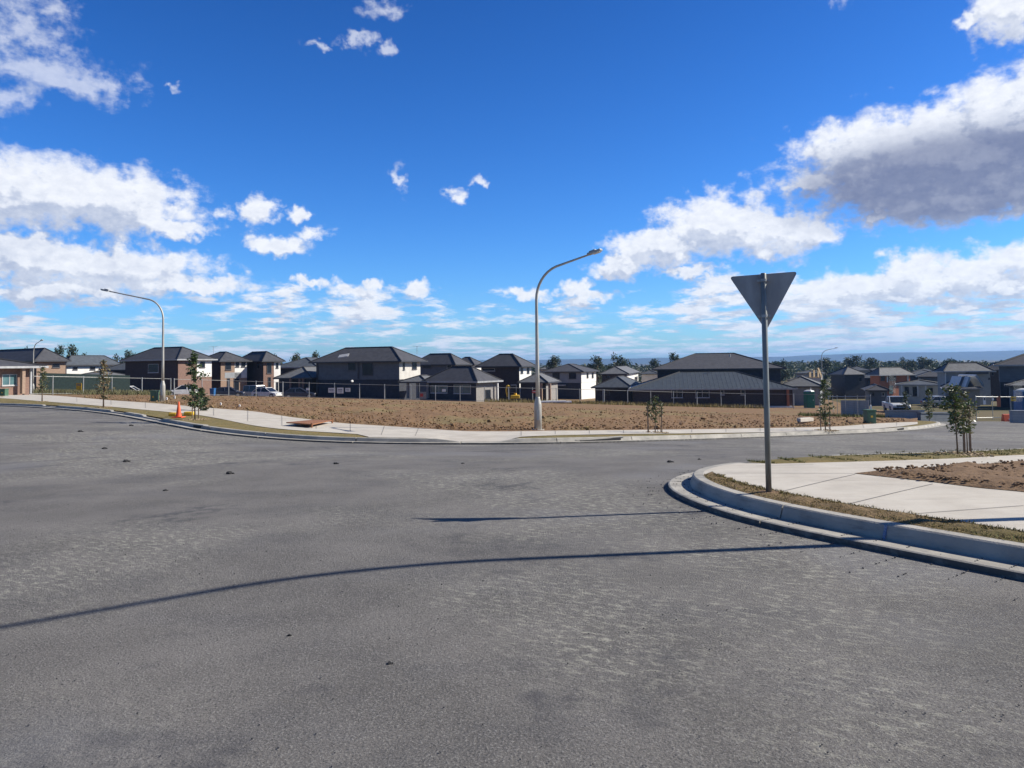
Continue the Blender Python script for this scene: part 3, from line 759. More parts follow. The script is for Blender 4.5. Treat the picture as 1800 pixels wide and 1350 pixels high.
# ------------------------------------------------------------------ generic tapering lamp
def street_lamp(base, h, arm, direc, label, group='street lamps'):
    r = empty('street_lamp', base, label, 'street lamp', group); b = Vector(base); d = Vector((direc[0], direc[1], 0)).normalized()
    MB().tube([b+Vector((0, 0, z)) for z in (-.1, .9, .93, 1.12, 1.16)], [.135, .13, .125, .078, .075], 16).build('pole_base', LAMPP, r, True)
    pts = [b+Vector((0, 0, z)) for z in (1.16, 2.2, 3.4, h-1.5)]; rad = [.072, .066, .058, .05]
    for k in range(1, 9):
        a = k/8*R(75); rr = 1.15
        pts.append(b+Vector((0, 0, h-1.5+rr*math.sin(a)))+d*(rr*(1-math.cos(a)))); rad.append(.05-.001*k)
    tdir = (d*math.sin(R(78))+Vector((0, 0, math.cos(R(78))))); p = pts[-1]; L = arm-(p-b).dot(d)
    for k in (1, 2, 3): pts.append(p+tdir*L/math.sin(R(78))*k/3); rad.append(.04-.003*k)
    MB().tube(pts, rad, 12).build('pole', LAMPP, r, True)
    q_ = pts[-1]; s = Vector((-d.y, d.x, 0)); mb = MB()
    hd = mb.obox(q_+tdir*.22+Vector((0, 0, .02)), tdir*.26, s*.10, Vector((0, 0, .035))).obox(q_+tdir*.14+Vector((0, 0, .075)), tdir*.12, s*.06, Vector((0, 0, .03)))
    head = mb.build('lamp_head', GALV, r, bevel=.012)
    MB().obox(q_+tdir*.3-Vector((0, 0, .025)), tdir*.14, s*.08, Vector((0, 0, .02))).build('lens', LENS, head)
    MB().box(b+Vector((-.05, -.139, .35)), b+Vector((.05, -.128, .7))).build('access_hatch', GALV, r, bevel=.004)
    MB().tube([b+Vector((0, 0, -.1)), b+Vector((0, 0, .03))], .22, 16).build('footing', CONC, r)
    return r
street_lamp(gp(946, 755.5, .15), 6.1, 2.2, (.80, -.60), 'nearest street lamp, pale steel pole with curved arm at the edge of the bare lot')
street_lamp(gp(286, 706, .15), 6.1, 3.35, (-.985, .15), 'street lamp on the left behind the green cabinet, arm reaching left over the road')
street_lamp(at(58, 84, .16), 6.1, 2.0, (.8, -.6), 'most distant street lamp at far left beside the leafy sapling')
street_lamp(at(1446, 128, .0), 9.9, 2.2, (.8, -.6), 'tall slim street lamp far away between the grey roof and the dark two storey house')
street_lamp(Vector((7.15, 7.25, float(T(7.15, 7.25))+.18)), 6.45, 2.7, (-.80, -.72), 'street lamp on the near corner lot whose curved shadow crosses the road')

# ------------------------------------------------------------------ give way sign seen from behind
sb_ = gp(1351.5, 866, .19); sg = empty('road_sign', sb_, 'grey back of a downward pointing triangular road sign on a round steel post', 'road sign')
H = 2.53
lean = Vector((0, 0, 1))
MB().tube([sb_-lean*.1, sb_+lean*1.0, sb_+lean*(H-.012), sb_+lean*H], [.0325, .0325, .0325, .026], 20).build('post', POSTM, sg, True)
yaw = R(-17); px_ = Vector((math.cos(yaw), math.sin(yaw), .035)); py_ = Vector((-math.sin(yaw), math.cos(yaw), 0)); cz = sb_+lean*(H-.005)+py_*.062
tri = []
w2, hh, rc = .38, .665, .035
cor = [Vector((-w2, 0)), Vector((w2, 0)), Vector((.018, -hh))]
for i in range(3):
    c_ = cor[i]; a = (cor[i-1]-c_).normalized(); b = (cor[(i+1) % 3]-c_).normalized()
    for t_ in range(6):
        k = t_/5; p = c_+a*rc*1.4*(1-k)**2+b*rc*1.4*k**2; tri.append(p)
mb = MB(); mb.prism([cz+px_*p.x+Vector((0, 0, p.y)) for p in tri], py_*.004)
plate = mb.build('sign_plate', GALVD, sg)
fr = MB(); fr.prism([cz+py_*.0045+px_*p.x*.98+Vector((0, 0, p.y*.98-.005)) for p in tri], py_*.001, 0)
fr.build('sign_face', RED, plate)
fi_ = MB(); fi_.prism([cz+py_*.006+px_*(p.x*.70+.004)+Vector((0, 0, p.y*.70-.085)) for p in tri], py_*.001, 0)
fi_.build('white_panel', WHT, plate)
for z in (-.085, -.50):
    a = sb_+lean*(H+z); m3 = MB(); m3.tube([a-Vector((0, 0, .016)), a+Vector((0, 0, .016))], .040, 20)
    m3.obox(a+px_*.056, px_*.014, py_*.012, Vector((0, 0, .014))).obox(a-px_*.056, px_*.014, py_*.012, Vector((0, 0, .014)))
    m3.build('bracket', GALV, sg)
MB().tube([sb_-Vector((0, 0, .05)), sb_+Vector((0, 0, .012))], .11, 14).build('footing', SOIL2, sg)

# ------------------------------------------------------------------ houses
ZV = Vector((0, 0, 1))
class Vol:
    def __init__(s, c, Y, a, xl, xr, ye, W=None, D=None, yb=None, xL=None):
        a = R(a); s.a = a; s.ex = Vector((math.cos(a), -math.sin(a), 0)); s.ey = Vector((math.sin(a), math.cos(a), 0))
        p = P(c, ye, Y); s.C = Vector((p.x, p.y, 0)); s.ze = p.z
        def uat(px): q_ = P(px, (ye+690)/2, 100); return q_.x/100
        c0 = P(c, (ye+690)/2, Y); s.C.x = c0.x
        if D is None: u = uat(xl); e2 = -s.ex; D = (u*s.C.y-s.C.x)/(e2.x-u*e2.y)
        if xL is not None:
            q_ = s.C-s.ex*D; u = uat(xL); W = (u*q_.y-q_.x)/(s.ey.x-u*s.ey.y)
        if W is None: u = uat(xr); W = (u*s.C.y-s.C.x)/(s.ey.x-u*s.ey.y)
        s.D, s.W = D, W
        zs = [float(T(v.x, v.y)) for v in (s.pt(0, 0), s.pt(-D, 0), s.pt(0, W), s.pt(-D, W))]
        s.zg = max(zs)+.2; s.zb = (min(zs)-.3) if yb is None else P(c, yb, Y).z
    def pt(s, u, t, z=0): return s.C+s.ex*u+s.ey*t+ZV*z
    def hit(s, face, px, py):
        d = ray(px, py); n = s.ey if face == 'F' else s.ex; o = Vector((0, 0, EYE)); k = (s.C-o).dot(Vector((n.x, n.y, 0)))/d.dot(n)
        w = o+d*k; r = w-s.C; return (r.dot(s.ex) if face == 'F' else r.dot(s.ey)), w.z
def box_uv(mb, v, u0, u1, t0, t1, z0, z1, mi=0):
    c = v.pt((u0+u1)/2, (t0+t1)/2, (z0+z1)/2); return mb.obox(c, v.ex*(u1-u0)/2, v.ey*(t1-t0)/2, ZV*(z1-z0)/2, mi)
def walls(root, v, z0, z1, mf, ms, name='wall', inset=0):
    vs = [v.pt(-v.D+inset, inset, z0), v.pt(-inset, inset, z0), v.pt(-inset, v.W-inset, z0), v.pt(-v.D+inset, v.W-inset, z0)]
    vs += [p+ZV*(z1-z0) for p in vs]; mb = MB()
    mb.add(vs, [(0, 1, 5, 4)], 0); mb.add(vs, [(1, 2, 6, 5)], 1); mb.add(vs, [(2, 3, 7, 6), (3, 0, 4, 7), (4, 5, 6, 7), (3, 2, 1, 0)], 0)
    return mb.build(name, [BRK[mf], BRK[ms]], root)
def hip(root, v, yr=None, pitch=23, over=.5, mat_=ROOF, fasc=FASCD, name='roof', z=None, rib=False, full=True):
    z = v.ze if z is None else z; D, W_ = v.D+2*over, v.W+2*over; h = min(D, W_)/2
    rise = h*math.tan(R(pitch))
    if yr is not None:
        c = v.pt(-v.D/2, v.W/2); q_ = ray(CX+F*c.x/c.y, yr); rise = EYE+q_.z/q_.y*c.y-z
        rise = max(h*.18, min(rise, h*.75))
    u0, u1, t0, t1 = -v.D-over, over, -over, v.W+over
    if D >= W_: ra, rb = v.pt(u0+h, v.W/2, z+rise), v.pt(u1-h, v.W/2, z+rise)
    else: ra, rb = v.pt(-v.D/2, t0+h, z+rise), v.pt(-v.D/2, t1-h, z+rise)
    c = [v.pt(u0, t0, z), v.pt(u1, t0, z), v.pt(u1, t1, z), v.pt(u0, t1, z)]
    mb = MB()
    if D >= W_: mb.add(c+[ra, rb], [(0, 1, 5, 4), (1, 2, 5), (2, 3, 4, 5), (3, 0, 4), (3, 2, 1, 0)])
    else: mb.add(c+[ra, rb], [(0, 1, 4), (1, 2, 5, 4), (2, 3, 5), (3, 0, 4, 5), (3, 2, 1, 0)])
    ro = mb.build(name, mat_, root)
    cb_ = MB(); up_ = ZV*.03
    hips = [(c[0], ra), (c[3], ra), (c[1], rb), (c[2], rb)] if D >= W_ else [(c[0], ra), (c[1], ra), (c[2], rb), (c[3], rb)]
    for a, b in hips+[(ra, rb)]:
        if (a-b).length > .2: cb_.tube([a+up_, b+up_], .09, 6)
    cb_.build('ridge_cap', CAP, ro)
    gm = MB()
    for i in range(4):
        a, b = c[i], c[(i+1) % 4]; d = (b-a).normalized(); n = Vector((d.y, -d.x, 0))
        gm.obox((a+b)/2+n*.06-ZV*.07, d*((b-a).length/2+.11), n*.058, ZV*.10)
    gm.build('gutter', fasc, ro)
    if rib and D >= W_:                              # standing ribs of a sheet roof, running down the front slope
        rm = MB(); n = int(D/.62)
        for i in range(1, n):
            u = u0+i*D/n; k = min(1, (u-u0)/h, (u1-u)/h); a = v.pt(u, t0, z+.01); b = v.pt(u, t0+(v.W/2-t0)*k, z+rise*k+.01)
            if (b-a).length > .3: rm.tube([a, b], .022, 4)
        rm.build('roof_rib', mat_, ro)
    return ro, (ra, rb, c, rise)
def window(root, v, face, x0, y0, x1, y1, pane=GLASS, frame=FRAME, name='window', mull=0, skirt=True):
    a, zt = v.hit(face, x0, y0); b, zb = v.hit(face, x1, y1); a, b = min(a, b), max(a, b)
    if face == 'F': o = lambda s_, z_, out: v.pt(s_, -out, z_); e = v.ex; n = -v.ey
    else: o = lambda s_, z_, out: v.pt(out, s_, z_); e = v.ey; n = v.ex
    w, h = b-a, zt-zb; t_ = .06; fm = MB(); c = o((a+b)/2, (zt+zb)/2, .03)
    for sx_ in (-1, 1): fm.obox(c+e*sx_*(w/2-t_/2), e*t_/2, n*.045, ZV*h/2)
    for sz in (-1, 1): fm.obox(c+ZV*sz*(h/2-t_/2), e*(w/2-t_), n*.043, ZV*t_/2)
    for k in range(mull): fm.obox(c+e*(-w/2+w*(k+1)/(mull+1)), e*.03, n*.041, ZV*(h/2-t_))
    f = fm.build(name, frame, root)
    MB().obox(c, e*(w/2-.02), n*.02, ZV*(h/2-.02)).build('pane', pane, f)
    if skirt: MB().obox(o((a+b)/2, zb-.04, .06), e*(w/2+.06), n*.06, ZV*.04).build('sill', frame, f)
    return f
def post(root, v, px, y0, y1, face='F', w=.16, m=WHT, out=.6, name='column'):
    s_, zt = v.hit(face, px, y0); _, zb = v.hit(face, px, y1)
    mb = MB(); c = v.pt(s_, -out, (zt+zb)/2) if face == 'F' else v.pt(out, s_, (zt+zb)/2)
    mb.obox(c, v.ex*w, v.ey*w, ZV*(zt-zb)/2); return mb.build(name, m, root)
def panel(root, v, face, x0, y0, x1, y1, m, name='cladding_panel', out=.012):
    a, zt = v.hit(face, x0, y0); b, zb = v.hit(face, x1, y1); a, b = min(a, b), max(a, b)
    mb = MB()
    if face == 'F': mb.obox(v.pt((a+b)/2, -out/2, (zt+zb)/2), v.ex*(b-a)/2, v.ey*out/2, ZV*(zt-zb)/2)
    else: mb.obox(v.pt(out/2, (a+b)/2, (zt+zb)/2), v.ex*out/2, v.ey*(b-a)/2, ZV*(zt-zb)/2)
    return mb.build(name, m, root)
HG = 'houses around the empty lot'
def house(label, v, name='house', cat='house'):
    o = v.pt(-v.D/2, v.W/2, v.zg); return empty(name, o, label, cat, HG)
def simple(label, c, Y, a, xl, xr, ye, yr, *a_, xL=None, **k_):
    return simple_(label, c, Y, a, xl, xr, ye, yr, *a_, xL=xL, **k_)
def simple_(label, c, Y, a, xl, xr, ye, yr, lo=('dark', 'dark'), hi=None, split=None, W=None, D=None, roof=ROOF, fasc=FASCD, wins=(), panels=(), rib=False, over=.5, pane=GLASS, xL=None):
    v = Vol(c, Y, a, xl, xr, ye, W=W, D=D, xL=xL); r = house(label, v)
    if hi:
        zs_ = P(c, split, Y).z if split else (v.zg+2.9)
        walls(r, v, v.zb, zs_, *lo, inset=.06); walls(r, v, zs_, v.ze, *hi, name='upper_wall')
    else: walls(r, v, v.zb, v.ze, *lo)
    hip(r, v, yr, mat_=roof, fasc=fasc, rib=rib, over=over)
    for (fc, x0, y0, x1, y1, m, *nm) in panels: panel(r, v, fc, x0, y0, x1, y1, m, *(nm or ['cladding_panel']))
    for w in wins:
        fc, x0, y0, x1, y1 = w[:5]; window(r, v, fc, x0, y0, x1, y1, w[5] if len(w) > 5 and w[5] else pane, w[6] if len(w) > 6 else FRAME, mull=w[7] if len(w) > 7 else 0)
    return r, v
def addvol(r, c, Y, a, xl, xr, ye, yr, lo=('dark', 'dark'), W=None, D=None, roof=ROOF, fasc=FASCD, over=.4, yb=None, wins=(), wallname='lower_wall', roofname='lower_roof', rib=False, open_=False):
    v = Vol(c, Y, a, xl, xr, ye, W=W, D=D, yb=yb)
    if not open_: walls(r, v, v.zb, v.ze, *lo, name=wallname)
    hip(r, v, yr, mat_=roof, fasc=fasc, over=over, name=roofname, rib=rib)
    for w in wins: window(r, v, *w[:5], w[5] if len(w) > 5 and w[5] else GLASS, w[6] if len(w) > 6 else FRAME, mull=w[7] if len(w) > 7 else 0)
    return v
def antenna(px, y0, y1, Y, label):
    a = P(px, y1, Y); b = P(px, y0, Y); mb = MB(); mb.tube([a, b], .03, 6)
    r = empty('tv_antenna', a, label, 'antenna', 'roof antennas'); mb.build('mast', GALV, r)
    m2 = MB(); m2.tube([b+Vector((-.7, 0, -.05)), b+Vector((.7, 0, -.05))], .02, 5)
    for k in range(6): m2.tube([b+Vector((-.6+k*.24, -.35, -.05)), b+Vector((-.6+k*.24, .35, -.05))], .012, 4)
    m2.build('aerial', GALV, r)

# H1 single storey at the far left
r, v = simple('single storey brown house at the left edge with a dark hip roof and pale fascia', -70, 66, 18, -230, 52, 645, 625, ('brown', 'brown'), D=None, fasc=FASC,
    wins=[('R', 3, 658, 29, 677, GLASST, FRAMEW, 1)], over=1.0)
post(r, v, 32, 647, 692, 'R', m=BRK['tan']); post(r, v, 46, 647, 692, 'R', m=FASC, w=.08)
# H2
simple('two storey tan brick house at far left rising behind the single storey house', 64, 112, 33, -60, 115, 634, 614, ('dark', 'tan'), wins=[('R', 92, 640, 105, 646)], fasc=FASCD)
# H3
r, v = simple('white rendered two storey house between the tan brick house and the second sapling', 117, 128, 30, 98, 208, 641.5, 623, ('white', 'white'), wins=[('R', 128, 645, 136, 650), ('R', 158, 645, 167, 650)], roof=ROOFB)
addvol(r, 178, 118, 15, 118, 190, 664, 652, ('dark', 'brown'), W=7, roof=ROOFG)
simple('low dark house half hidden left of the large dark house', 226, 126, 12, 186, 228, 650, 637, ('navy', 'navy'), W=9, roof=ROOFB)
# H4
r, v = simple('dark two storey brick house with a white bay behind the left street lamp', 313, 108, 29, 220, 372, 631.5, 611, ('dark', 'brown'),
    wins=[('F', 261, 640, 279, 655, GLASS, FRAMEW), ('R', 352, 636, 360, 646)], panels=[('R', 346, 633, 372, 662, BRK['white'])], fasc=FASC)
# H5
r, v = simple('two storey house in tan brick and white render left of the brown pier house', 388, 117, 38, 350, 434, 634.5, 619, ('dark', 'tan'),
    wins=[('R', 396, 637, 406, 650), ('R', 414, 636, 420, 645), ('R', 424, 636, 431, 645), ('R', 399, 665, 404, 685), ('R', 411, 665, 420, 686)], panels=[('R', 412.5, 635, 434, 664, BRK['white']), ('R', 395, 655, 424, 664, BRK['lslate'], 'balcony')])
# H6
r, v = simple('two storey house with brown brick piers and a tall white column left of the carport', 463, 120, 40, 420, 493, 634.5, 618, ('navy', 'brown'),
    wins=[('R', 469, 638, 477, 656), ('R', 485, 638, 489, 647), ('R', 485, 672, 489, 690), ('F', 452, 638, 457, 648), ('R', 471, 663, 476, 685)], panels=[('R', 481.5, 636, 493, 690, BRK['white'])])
antenna(375, 609, 621, 118, 'thin television antenna on the roof left of the brown pier house')
# H7
r, v = simple('low dark house between the white column house and the large central house', 556, 132, 10, 488, 560, 645, 629, ('navy', 'navy'), W=12, fasc=FASC, roof=ROOFB)
r, v = simple('carport house with a grey hip roof and pale posts left of the large central house', 545, 109, 14, 490, 552, 664, 645, ('navy', 'navy'), W=9, roof=ROOFG)
for x in (514, 530, 536): post(r, v, x, 665, 697, m=BRK['brown'], w=.14, out=.5)
# H8 central
r, v = simple('large central two storey house with slate cladding and an off white side bay', 702, 104, 22, 557, 739, 634.5, 611, ('navy', 'navy'), hi=('slate', 'cream'), split=667,
    wins=[('F', 612, 637.5, 625, 651, GLASS, FRAME), ('F', 637, 638, 656, 660, GLASS, FRAME), ('R', 708, 637, 711, 650), ('R', 724, 636, 732, 649)], over=.75)
panel(r, v, 'F', 629, 635, 631.5, 666, FASCD, 'downpipe', .1)
panel(r, v, 'F', 556.5, 635, 559.5, 690, FASCD, 'downpipe', .1)
v2 = addvol(r, 748, 99, 22, 707, 764, 671, 660, open_=True, roof=ROOFG, W=5.5)
for x in (717, 734, 752): post(r, v2, x, 672, 700, m=BRK['grey'], w=.15, out=0)
MB().blob(P(619, 670, 103.4), .18, seed=1).build('wall_light', WHT, r)
MB().obox(P(604, 625.5, 105), (.7, 0, .1), (0, .5, .2), (0, 0, .06)).build('roof_vent', FASC, r)
panel(r, v, 'R', 1, 1, 1, 1, FASC) if False else None
antenna(733, 608, 622, 115, 'thin television antenna just right of the large central house')
# H9 + H10
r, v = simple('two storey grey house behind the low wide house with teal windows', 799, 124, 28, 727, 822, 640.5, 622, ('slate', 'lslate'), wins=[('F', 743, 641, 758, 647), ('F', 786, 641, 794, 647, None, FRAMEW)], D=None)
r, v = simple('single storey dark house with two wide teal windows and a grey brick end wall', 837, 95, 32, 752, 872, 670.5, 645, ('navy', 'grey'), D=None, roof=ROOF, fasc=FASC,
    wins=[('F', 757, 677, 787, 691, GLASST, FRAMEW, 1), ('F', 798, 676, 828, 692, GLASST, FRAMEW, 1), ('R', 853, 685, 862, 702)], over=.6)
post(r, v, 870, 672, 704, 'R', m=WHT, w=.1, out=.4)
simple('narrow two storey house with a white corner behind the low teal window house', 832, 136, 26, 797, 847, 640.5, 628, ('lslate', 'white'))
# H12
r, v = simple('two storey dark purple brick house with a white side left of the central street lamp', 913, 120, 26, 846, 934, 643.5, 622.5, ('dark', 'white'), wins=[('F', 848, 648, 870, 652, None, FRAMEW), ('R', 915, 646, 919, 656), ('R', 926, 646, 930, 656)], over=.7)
v2 = addvol(r, 960, 113, 18, 915, 972, 672, 656, ('navy', 'grey'), roof=ROOFG, W=7)
for x in (953, 968): post(r, v2, x, 674, 703, m=BRK['tan'], w=.18)
# H13
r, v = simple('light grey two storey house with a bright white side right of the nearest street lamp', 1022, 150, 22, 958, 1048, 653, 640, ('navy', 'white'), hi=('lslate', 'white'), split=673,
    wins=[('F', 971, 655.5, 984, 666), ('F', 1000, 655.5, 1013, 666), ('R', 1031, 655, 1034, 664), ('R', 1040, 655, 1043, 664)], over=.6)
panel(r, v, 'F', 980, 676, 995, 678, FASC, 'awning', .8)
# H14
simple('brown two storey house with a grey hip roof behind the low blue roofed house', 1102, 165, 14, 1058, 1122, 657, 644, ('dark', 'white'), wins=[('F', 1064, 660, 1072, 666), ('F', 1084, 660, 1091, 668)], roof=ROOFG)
simple('low house with a blue grey hip roof left of the long sheet roofed house', 1108, 128, 24, 1046, 1134, 681, 661.5, ('dark', 'navy'), roof=ROOFB, fasc=FASCD, wins=[('F', 1060, 684, 1072, 694)])
# H15
r, v = simple('long brick house with a metal sheet lower roof behind the sign post', 1372, 119, 11, 1156, 0, 647, 621.5, ('navy', 'navy'), W=13, over=.8)
v2 = addvol(r, 1393, 108, 11, 1112, 0, 682.5, 653.5, ('dark', 'dark'), W=14.5, roof=ROOFM, fasc=FASC, over=.55, rib=True, wins=[('F', 1180, 685, 1200, 699, GLASS, FRAMEW, 1), ('F', 1222, 685, 1247, 699, GLASS, FRAMEW, 1), ('F', 1266, 685, 1273, 694, GLASS, FRAMEW), ('F', 1302, 685, 1310, 694, GLASS, FRAMEW)])
post(r, v2, 1384, 684, 715, m=BRK['orange'], w=.17, out=.3)
panel(r, v2, 'F', 1282, 713.5, 1392, 716.5, WHT, 'slab_edge', .5)
MB().tube([P(1283, 628, 117), P(1283, 622, 117)], .12, 8).build('roof_vent', FASC, r)
# H16..
simple('low house with a grey green hip roof right of the long brick house', 1442, 122, 24, 1372, 0, 679, 661.5, ('lslate', 'lslate'), roof=ROOFG, W=11)
v = Vol(1444, 150, 24, 1402, 0, 664, W=9); r = house('unfinished house with bare pale timber roof trusses beyond the grey green roof', v); walls(r, v, v.zb, v.ze, 'cream', 'cream')
for k in range(9):
    t_ = k/8*v.W; mb = MB(); a, b, c_ = v.pt(-v.D, t_, v.ze), v.pt(0, t_, v.ze), v.pt(-v.D*.15, t_, v.ze+1.95)
    for (p, q_) in ((a, b), (b, c_), (a, c_), (v.pt(-v.D*.5, t_, v.ze), v.pt(-v.D*.5, t_, v.ze+1.15)), (v.pt(-v.D*.15, t_, v.ze), c_), (v.pt(-v.D*.33, t_, v.ze), v.pt(-v.D*.33, t_, v.ze+1.5))): mb.tube([p, q_], .05, 4)
    mb.build('roof_truss', TIMB, r)
r, v = simple('dark navy two storey house with a small hip roof left of the orange brick house', 1520, 172, -8, 1485, 0, 658, 645, ('navy', 'navy'), xL=1461, roof=ROOFG, wins=[('F', 1509, 663, 1515, 671)])
r, v = simple('orange brick two storey house with pale corner columns on the right', 1600, 155, -18, 1546, 0, 658, 643, ('orange', 'orange'), xL=1530, roof=ROOFG, fasc=FASC, wins=[('F', 1548, 661, 1555, 669), ('F', 1561, 661, 1575, 669), ('F', 1549, 680, 1556, 690), ('F', 1562, 678, 1570, 692, GLASST)], over=.7)
post(r, v, 1558, 659, 672, m=WHT, w=.1, out=.2); post(r, v, 1594, 659, 672, m=WHT, w=.1, out=.2)
r, v = simple('low pale house with white porch columns between the orange and grey houses', 1655, 128, 28, 1580, 0, 676, 669, ('cream', 'cream'), W=8, roof=ROOFB, fasc=FASC, wins=[('F', 1590, 680, 1598, 692), ('F', 1604, 680, 1613, 696), ('F', 1632, 682, 1640, 692)])
for x in (1585, 1613, 1627): post(r, v, x, 677, 697, m=WHT, w=.1, out=.5)
simple('distant house with a dark wide roof behind the orange and grey houses', 1655, 185, 28, 1590, 0, 659, 650, ('navy', 'navy'), W=12, roof=ROOFB)
r, v = simple('pale grey clad two storey house with a brown grey hip roof at right', 1741, 118, 4, 1662, 0, 652, 635, ('lslate', 'lslate'), xL=1648, roof=ROOFG, fasc=FASC, wins=[('F', 1737, 664, 1740, 667)])
panel(r, v, 'F', 1661, 652, 1663, 676, WHT, 'downpipe', .1)
panel(r, v, 'F', 1697, 654, 1732, 657.5, FASCD, 'awning', .9)
v2 = addvol(r, 1722, 110, 28, 1662, 0, 683, 664, ('lslate', 'lslate'), W=8, roof=ROOFG, fasc=FASC, wins=[('F', 1668, 686, 1676, 704)])
m5 = MB()
for (x, y, x2, y2) in ((1690, 662, 1683, 680), (1700, 659, 1713, 678)):
    a, b = P(x, y, 104), P(x2, y2, 104); d = (b-a).normalized(); m5.obox((a+b)/2, d*(b-a).length/2, (0, 2.0, 0), d.cross(Vector((0, 1, 0)))*.14)
m5.build('white_gable', WHT, r)
m6 = MB(); a = P(1691, 664, 103.6); m6.add([P(1691, 662, 103), P(1683, 682, 103), P(1713, 680, 103), P(1700, 660, 103)], [(0, 1, 2, 3)]); m6.build('gable_wall', BRK['slate'], r)
r, v = simple('dark two storey house cut by the right edge of the view', 1900, 92, 33, 1757, 0, 640.5, 616, ('navy', 'navy'), hi=('slate', 'slate'), split=672, W=12, wins=[('F', 1778, 678, 1790, 695)], fasc=FASC)
v2 = addvol(r, 1860, 86, 33, 1775, 0, 678, 664, ('slate', 'slate'), W=5, roof=ROOFG)
simple('low distant pale roofed house left of the light grey house', 968, 230, 8, 950, 0, 649, 645, ('cream', 'cream'), W=9, roof=ROOFG)
simple('distant house with a blue roof between the brown house and the long house', 1156, 185, 14, 1128, 0, 657, 651, ('cream', 'cream'), W=9, roof=ROOFB)
for (c, Y, xl, ye, yr, lb) in ((1443, 215, 1400, 656, 651, 'small far roof right of the sign post among the dark trees'), (1560, 235, 1522, 652, 647, 'far roof between the navy house and the orange brick house'), (1645, 240, 1612, 652, 648, 'far blue roof right of the orange brick house'), (1420, 190, 1388, 668, 663, 'far low roof beside the bare timber trusses')):
    simple(lb, c, Y, 26, xl, 0, ye, yr, ('lslate', 'lslate'), W=10, roof=ROOFB)

for (c, Y, a, xm, xL, ye, yr, lo, rf, lb) in (
  (1545, 200, 10, 1521, 1512, 664, 655, ('dark', 'dark'), ROOFB, 'brown house with a dark roof squeezed between the navy house and the orange house'),
  (1462, 165, 20, 1430, None, 684, 672, ('navy', 'navy'), ROOFG, 'low dark house left of the navy two storey house'),
  (1580, 215, 12, 1545, 1540, 655, 648, ('lslate', 'lslate'), ROOF, 'pale house roof peeping behind the orange brick house'),
  (1668, 165, 26, 1618, None, 662, 652, ('slate', 'slate'), ROOF, 'dark roofed house behind the white porch columns'),
  (1530, 230, 20, 1490, None, 651, 644, ('lslate', 'lslate'), ROOFB, 'far blue roof rising behind the navy two storey house'),
  (1768, 150, 30, 1738, None, 650, 638, ('dark', 'dark'), ROOF, 'dark house between the pale grey house and the house at the right edge'),
  (1560, 118, 22, 1528, None, 686, 676, ('slate', 'slate'), ROOF, 'low dark shed roof in front of the orange brick house'),
  (1705, 200, 28, 1672, None, 655, 648, ('cream', 'cream'), ROOF, 'far cream house behind the pale grey house'),
  (1420, 175, 22, 1386, None, 676, 668, ('cream', 'cream'), ROOF, 'cream house behind the low grey green roof')):
    simple(lb, c, Y, a, xm, 0, ye, yr, lo, roof=rf, **(dict(xL=xL) if xL else dict(W=10)), wins=[('F', xm+5, ye+4, xm+9, ye+10), ('F', c-10, ye+4, c-5, ye+10, None, FRAMEW)])

# ------------------------------------------------------------------ chain wire fences
def chain_mesh():
    mb = MB(); w, h, s_ = 3.0, 1.7, .10; t_ = .004
    for sgn in (1, -1):
        k = -h
        while k < w+h:
            # line x = k + sgn*z clipped to panel
            pts = []
            for z in (0, h):
                x = k+(z if sgn > 0 else h-z)
                pts.append((x, z))
            (x0, z0), (x1, z1) = pts
            def clip(x0, z0, x1, z1):
                if x0 == x1: return None
                res = []
                for (xa, za) in ((x0, z0), (x1, z1)):
                    if xa < 0: za = z0+(0-x0)*(z1-z0)/(x1-x0); xa = 0
                    if xa > w: za = z0+(w-x0)*(z1-z0)/(x1-x0); xa = w
                    res.append((xa, za))
                return res
            if max(x0, x1) > 0 and min(x0, x1) < w:
                (a, za), (b, zb) = clip(x0, z0, x1, z1)
                if abs(a-b) > .02: mb.add([(a-t_, 0, za+.05), (a+t_, 0, za+.05), (b+t_, 0, zb+.05), (b-t_, 0, zb+.05)], [(0, 1, 2, 3)])
            k += s_
    return mb
_cm = None
